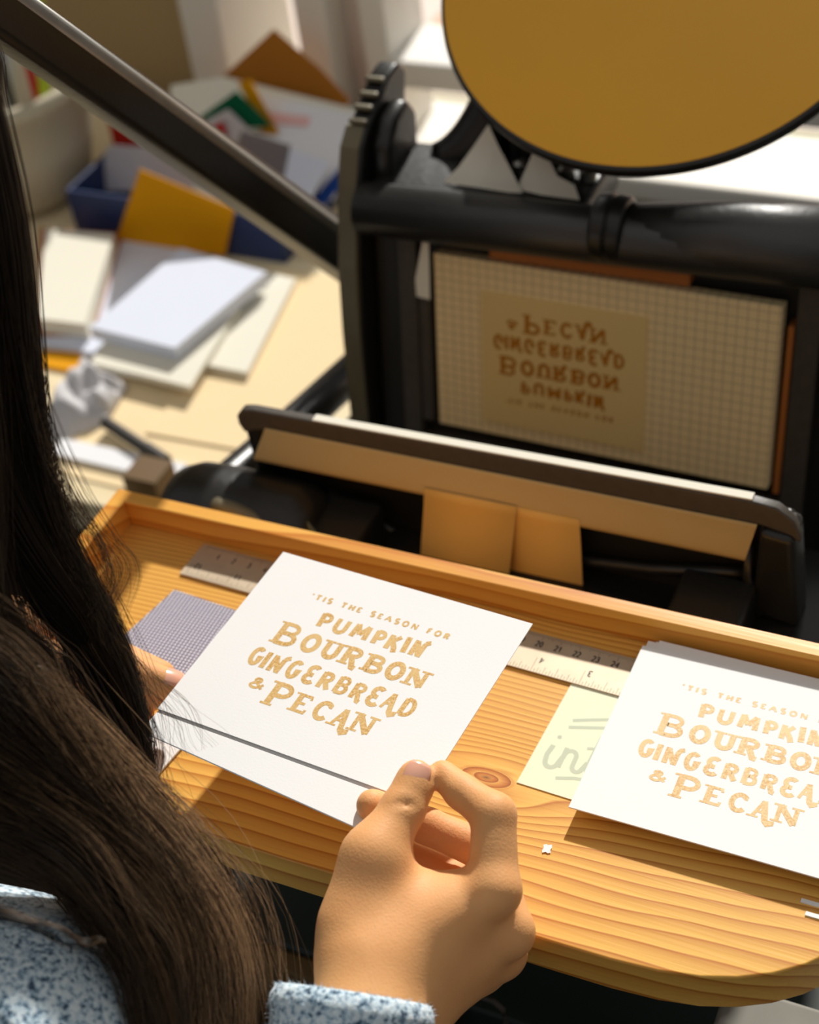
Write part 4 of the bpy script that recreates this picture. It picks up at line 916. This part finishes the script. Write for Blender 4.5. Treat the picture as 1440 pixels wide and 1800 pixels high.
def lock(ctrl, rad, count, tint, wav=.0015, w=.00016, n=26, flat=.6, clumps=10, fly=.0, grad=0, short=.0):
    """a lock of hair following measured control points (u, v, distance); rad = half width at each of them"""
    g = spline([np.array(c[1]) if c[0] == 'w' else A(*c) for c in ctrl], n); r_ = np.interp(np.linspace(0, 1, n), np.linspace(0, 1, len(rad)), rad)
    t_ = np.gradient(g, axis=0); t_ /= np.linalg.norm(t_, axis=1)[:, None]; vw = CAM - g; vw /= np.linalg.norm(vw, axis=1)[:, None]
    s_ = np.cross(t_, vw); s_ /= np.linalg.norm(s_, axis=1)[:, None]; dd = np.cross(s_, t_)
    cl = [(rng.uniform(-1, 1), rng.uniform(-1, 1)) for _ in range(clumps)]; cph = rng.uniform(0, 6.28, (clumps, 3)); ct = rng.normal(0, .85 * tint + .02, clumps)
    for i in range(count):
        c = rng.integers(clumps); a0 = cl[c][0] + rng.normal(0, .16); b0 = cl[c][1] + rng.normal(0, .25)
        s = np.linspace(0, 1, n); end = 1 - short * rng.random()
        off = a0 + .28 * np.sin(5 * s + cph[c, 0]) + rng.normal(0, .05) * np.sin(9 * s + rng.uniform(0, 6)); dep = b0 + .3 * np.sin(4 * s + cph[c, 1])
        if fly and rng.random() < fly: off = off + rng.normal(0, .6) * s ** 2; dep = dep + rng.normal(0, .6) * s ** 2
        p = g + s_ * (off * r_)[:, None] + dd * (dep * r_ * flat)[:, None]
        p = p + s_ * (wav * np.sin(14 * s + cph[c, 2]) * s)[:, None]
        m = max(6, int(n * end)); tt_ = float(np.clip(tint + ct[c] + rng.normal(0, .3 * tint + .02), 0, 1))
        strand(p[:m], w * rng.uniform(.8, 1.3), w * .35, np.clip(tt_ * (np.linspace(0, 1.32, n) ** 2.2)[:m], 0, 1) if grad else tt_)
# the close layer over the skull and down the nape
def cap_f(p):
    d = ell(p, HD + [0, -.006, .004], (.084, .100, .114)); q = p - HD
    face = np.maximum(np.maximum(.040 - q[:, 1], q[:, 2] - .062), np.abs(q[:, 0]) - .070)
    d = np.maximum(d, -face); d = np.maximum(d, -.085 - q[:, 2])
    return smin(d, chain(p, [(HD + [0, -.045, -.03], .058), (HD + [-.01, -.085, -.13], .052), (HD + [-.02, -.135, -.24], .040), (HD + [-.02, -.155, -.36], .02)], .02), .02)
Vc, Fc = surface(cap_f, tuple(HD + [-.11, -.23, -.40]), tuple(HD + [.11, .12, .14]), .006)
HV.append((len(Vc), Vc)); HF.append(Fc); HT.append(np.full(len(Vc), .04))
# crown and far side: strands over the skull (outside the photo on the left)
for i in range(900):
    a_ = rng.uniform(-2.6, 2.9); top_ = HD + [0, -.01, .118]; rad_ = rng.uniform(.98, 1.12)
    dx, dy = math.cos(a_), math.sin(a_)
    if dy > .55 and abs(dx) < .75: continue
    lenz = rng.uniform(.20, .34)
    c = [top_, HD + [dx * .055 * rad_, dy * .07 * rad_, .095 * rad_], HD + [dx * .085 * rad_, dy * .102 * rad_, .02], HD + [dx * .092 * rad_, dy * .105 * rad_ - .01, -.09], HD + [dx * .095, dy * .10 - .02, -.09 - lenz * .5]]
    strand(spline(c, 18), .00022, .0001, float(np.clip(rng.normal(.12, .1), 0, 1)))
# curtain falling past the face at the left edge of the view, down to the left hand
lock([('w', HD + [0, .0, .118]), ('w', HD + [.040, .060, .105]), (-135, 60, .60), (-104, 200, .60), (-62, 400, .60), (-36, 600, .605), (-14, 760, .61), (22, 880, .615), (78, 990, .62), (148, 1090, .625), (200, 1195, .63), (228, 1300, .635), (238, 1400, .635)],
     [.012, .016, .0155, .0155, .0155, .0155, .0155, .015, .0130, .0105, .0090, .0078, .005], 2600, .03, w=.00020, clumps=22, fly=.03, n=40)
lock([('w', HD + [0, .0, .118]), ('w', HD + [.06, .03, .095]), (-150, 200, .58), (-130, 500, .585), (-95, 760, .59), (-70, 930, .595), (-45, 1050, .60), (0, 1180, .60)], [.012, .018, .018, .018, .016, .014, .013, .016], 1300, .08, w=.0002, clumps=20, fly=.05)
# loose strands hanging in front of the table
lock([(5, 330, .60), (38, 560, .60), (72, 760, .605), (118, 900, .61), (170, 1010, .615), (210, 1120, .62)], [.006, .006, .006, .006, .006, .006], 60, .05, w=.00017, clumps=8, fly=.2)
lock([(30, 560, .60), (65, 720, .605), (120, 860, .61), (190, 960, .62), (207, 1010, .62), (175, 1090, .62)], [.004, .005, .006, .007, .008, .007], 46, .10, w=.00013, clumps=9, fly=.4)
# mass flowing over the shoulder, browner towards the ends, backlight painted into the tint
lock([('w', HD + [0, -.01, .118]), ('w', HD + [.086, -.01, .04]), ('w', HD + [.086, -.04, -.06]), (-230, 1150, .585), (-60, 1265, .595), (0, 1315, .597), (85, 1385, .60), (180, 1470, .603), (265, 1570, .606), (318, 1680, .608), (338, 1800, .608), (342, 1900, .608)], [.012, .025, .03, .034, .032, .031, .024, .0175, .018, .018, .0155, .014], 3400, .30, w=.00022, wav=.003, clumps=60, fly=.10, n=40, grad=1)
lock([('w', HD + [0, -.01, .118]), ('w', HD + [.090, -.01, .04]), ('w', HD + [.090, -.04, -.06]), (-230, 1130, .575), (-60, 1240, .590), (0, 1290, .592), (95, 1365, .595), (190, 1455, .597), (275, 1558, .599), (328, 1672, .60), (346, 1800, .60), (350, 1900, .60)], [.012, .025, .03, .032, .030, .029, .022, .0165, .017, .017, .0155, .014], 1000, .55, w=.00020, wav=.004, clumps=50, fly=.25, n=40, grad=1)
lock([(-80, 1420, .582), (20, 1450, .582), (110, 1515, .58), (190, 1605, .578), (250, 1705, .578), (290, 1850, .578)], [.012, .012, .012, .011, .010, .008], 700, .14, w=.00018, clumps=20, fly=.08)
# fine flyaways at the edge of the mass
lock([(60, 1190, .60), (190, 1330, .605), (320, 1470, .61), (410, 1590, .612), (440, 1720, .612), (430, 1860, .612)], [.006, .008, .009, .010, .010, .010], 190, .66, w=.00011, clumps=40, fly=.5)
lock([(150, 1090, .62), (240, 1180, .63), (300, 1260, .635), (325, 1330, .635)], [.003, .005, .007, .008], 26, .10, w=.00010, clumps=20, fly=.5)
lock([(170, 1120, .62), (235, 1230, .63), (270, 1330, .635), (272, 1440, .635)], [.006, .006, .007, .008], 60, .08, w=.00012, clumps=20, fly=.3)
lock([(-40, 1590, .562), (60, 1625, .56), (140, 1655, .56), (185, 1662, .56)], [.004, .003, .003, .002], 50, .35, w=.00013, clumps=6)
nv = HV[-1][0]; allv = np.concatenate([v for _, v in HV]); allf = np.concatenate(HF); tint = np.concatenate(HT)
base_ = np.array(person['_base'][:]); allv = allv - base_
me = bpy.data.meshes.new('hair'); me.vertices.add(nv); me.vertices.foreach_set('co', allv.astype(np.float32).ravel())
me.loops.add(allf.size); me.loops.foreach_set('vertex_index', allf.astype(np.int32).ravel())
me.polygons.add(len(allf)); me.polygons.foreach_set('loop_start', np.arange(0, allf.size, 4, dtype=np.int32))
me.update(calc_edges=True); me.polygons.foreach_set('use_smooth', [True] * len(me.polygons))
at_ = me.attributes.new('tint', 'FLOAT', 'POINT'); at_.data.foreach_set('value', tint.astype(np.float32))
me.materials.append(M['hair']); ho = bpy.data.objects.new('hair', me); COL.objects.link(ho); ho.parent = person
for o in bpy.data.objects:
    for k in ('_base', '_local'):
        if k in o: del o[k]
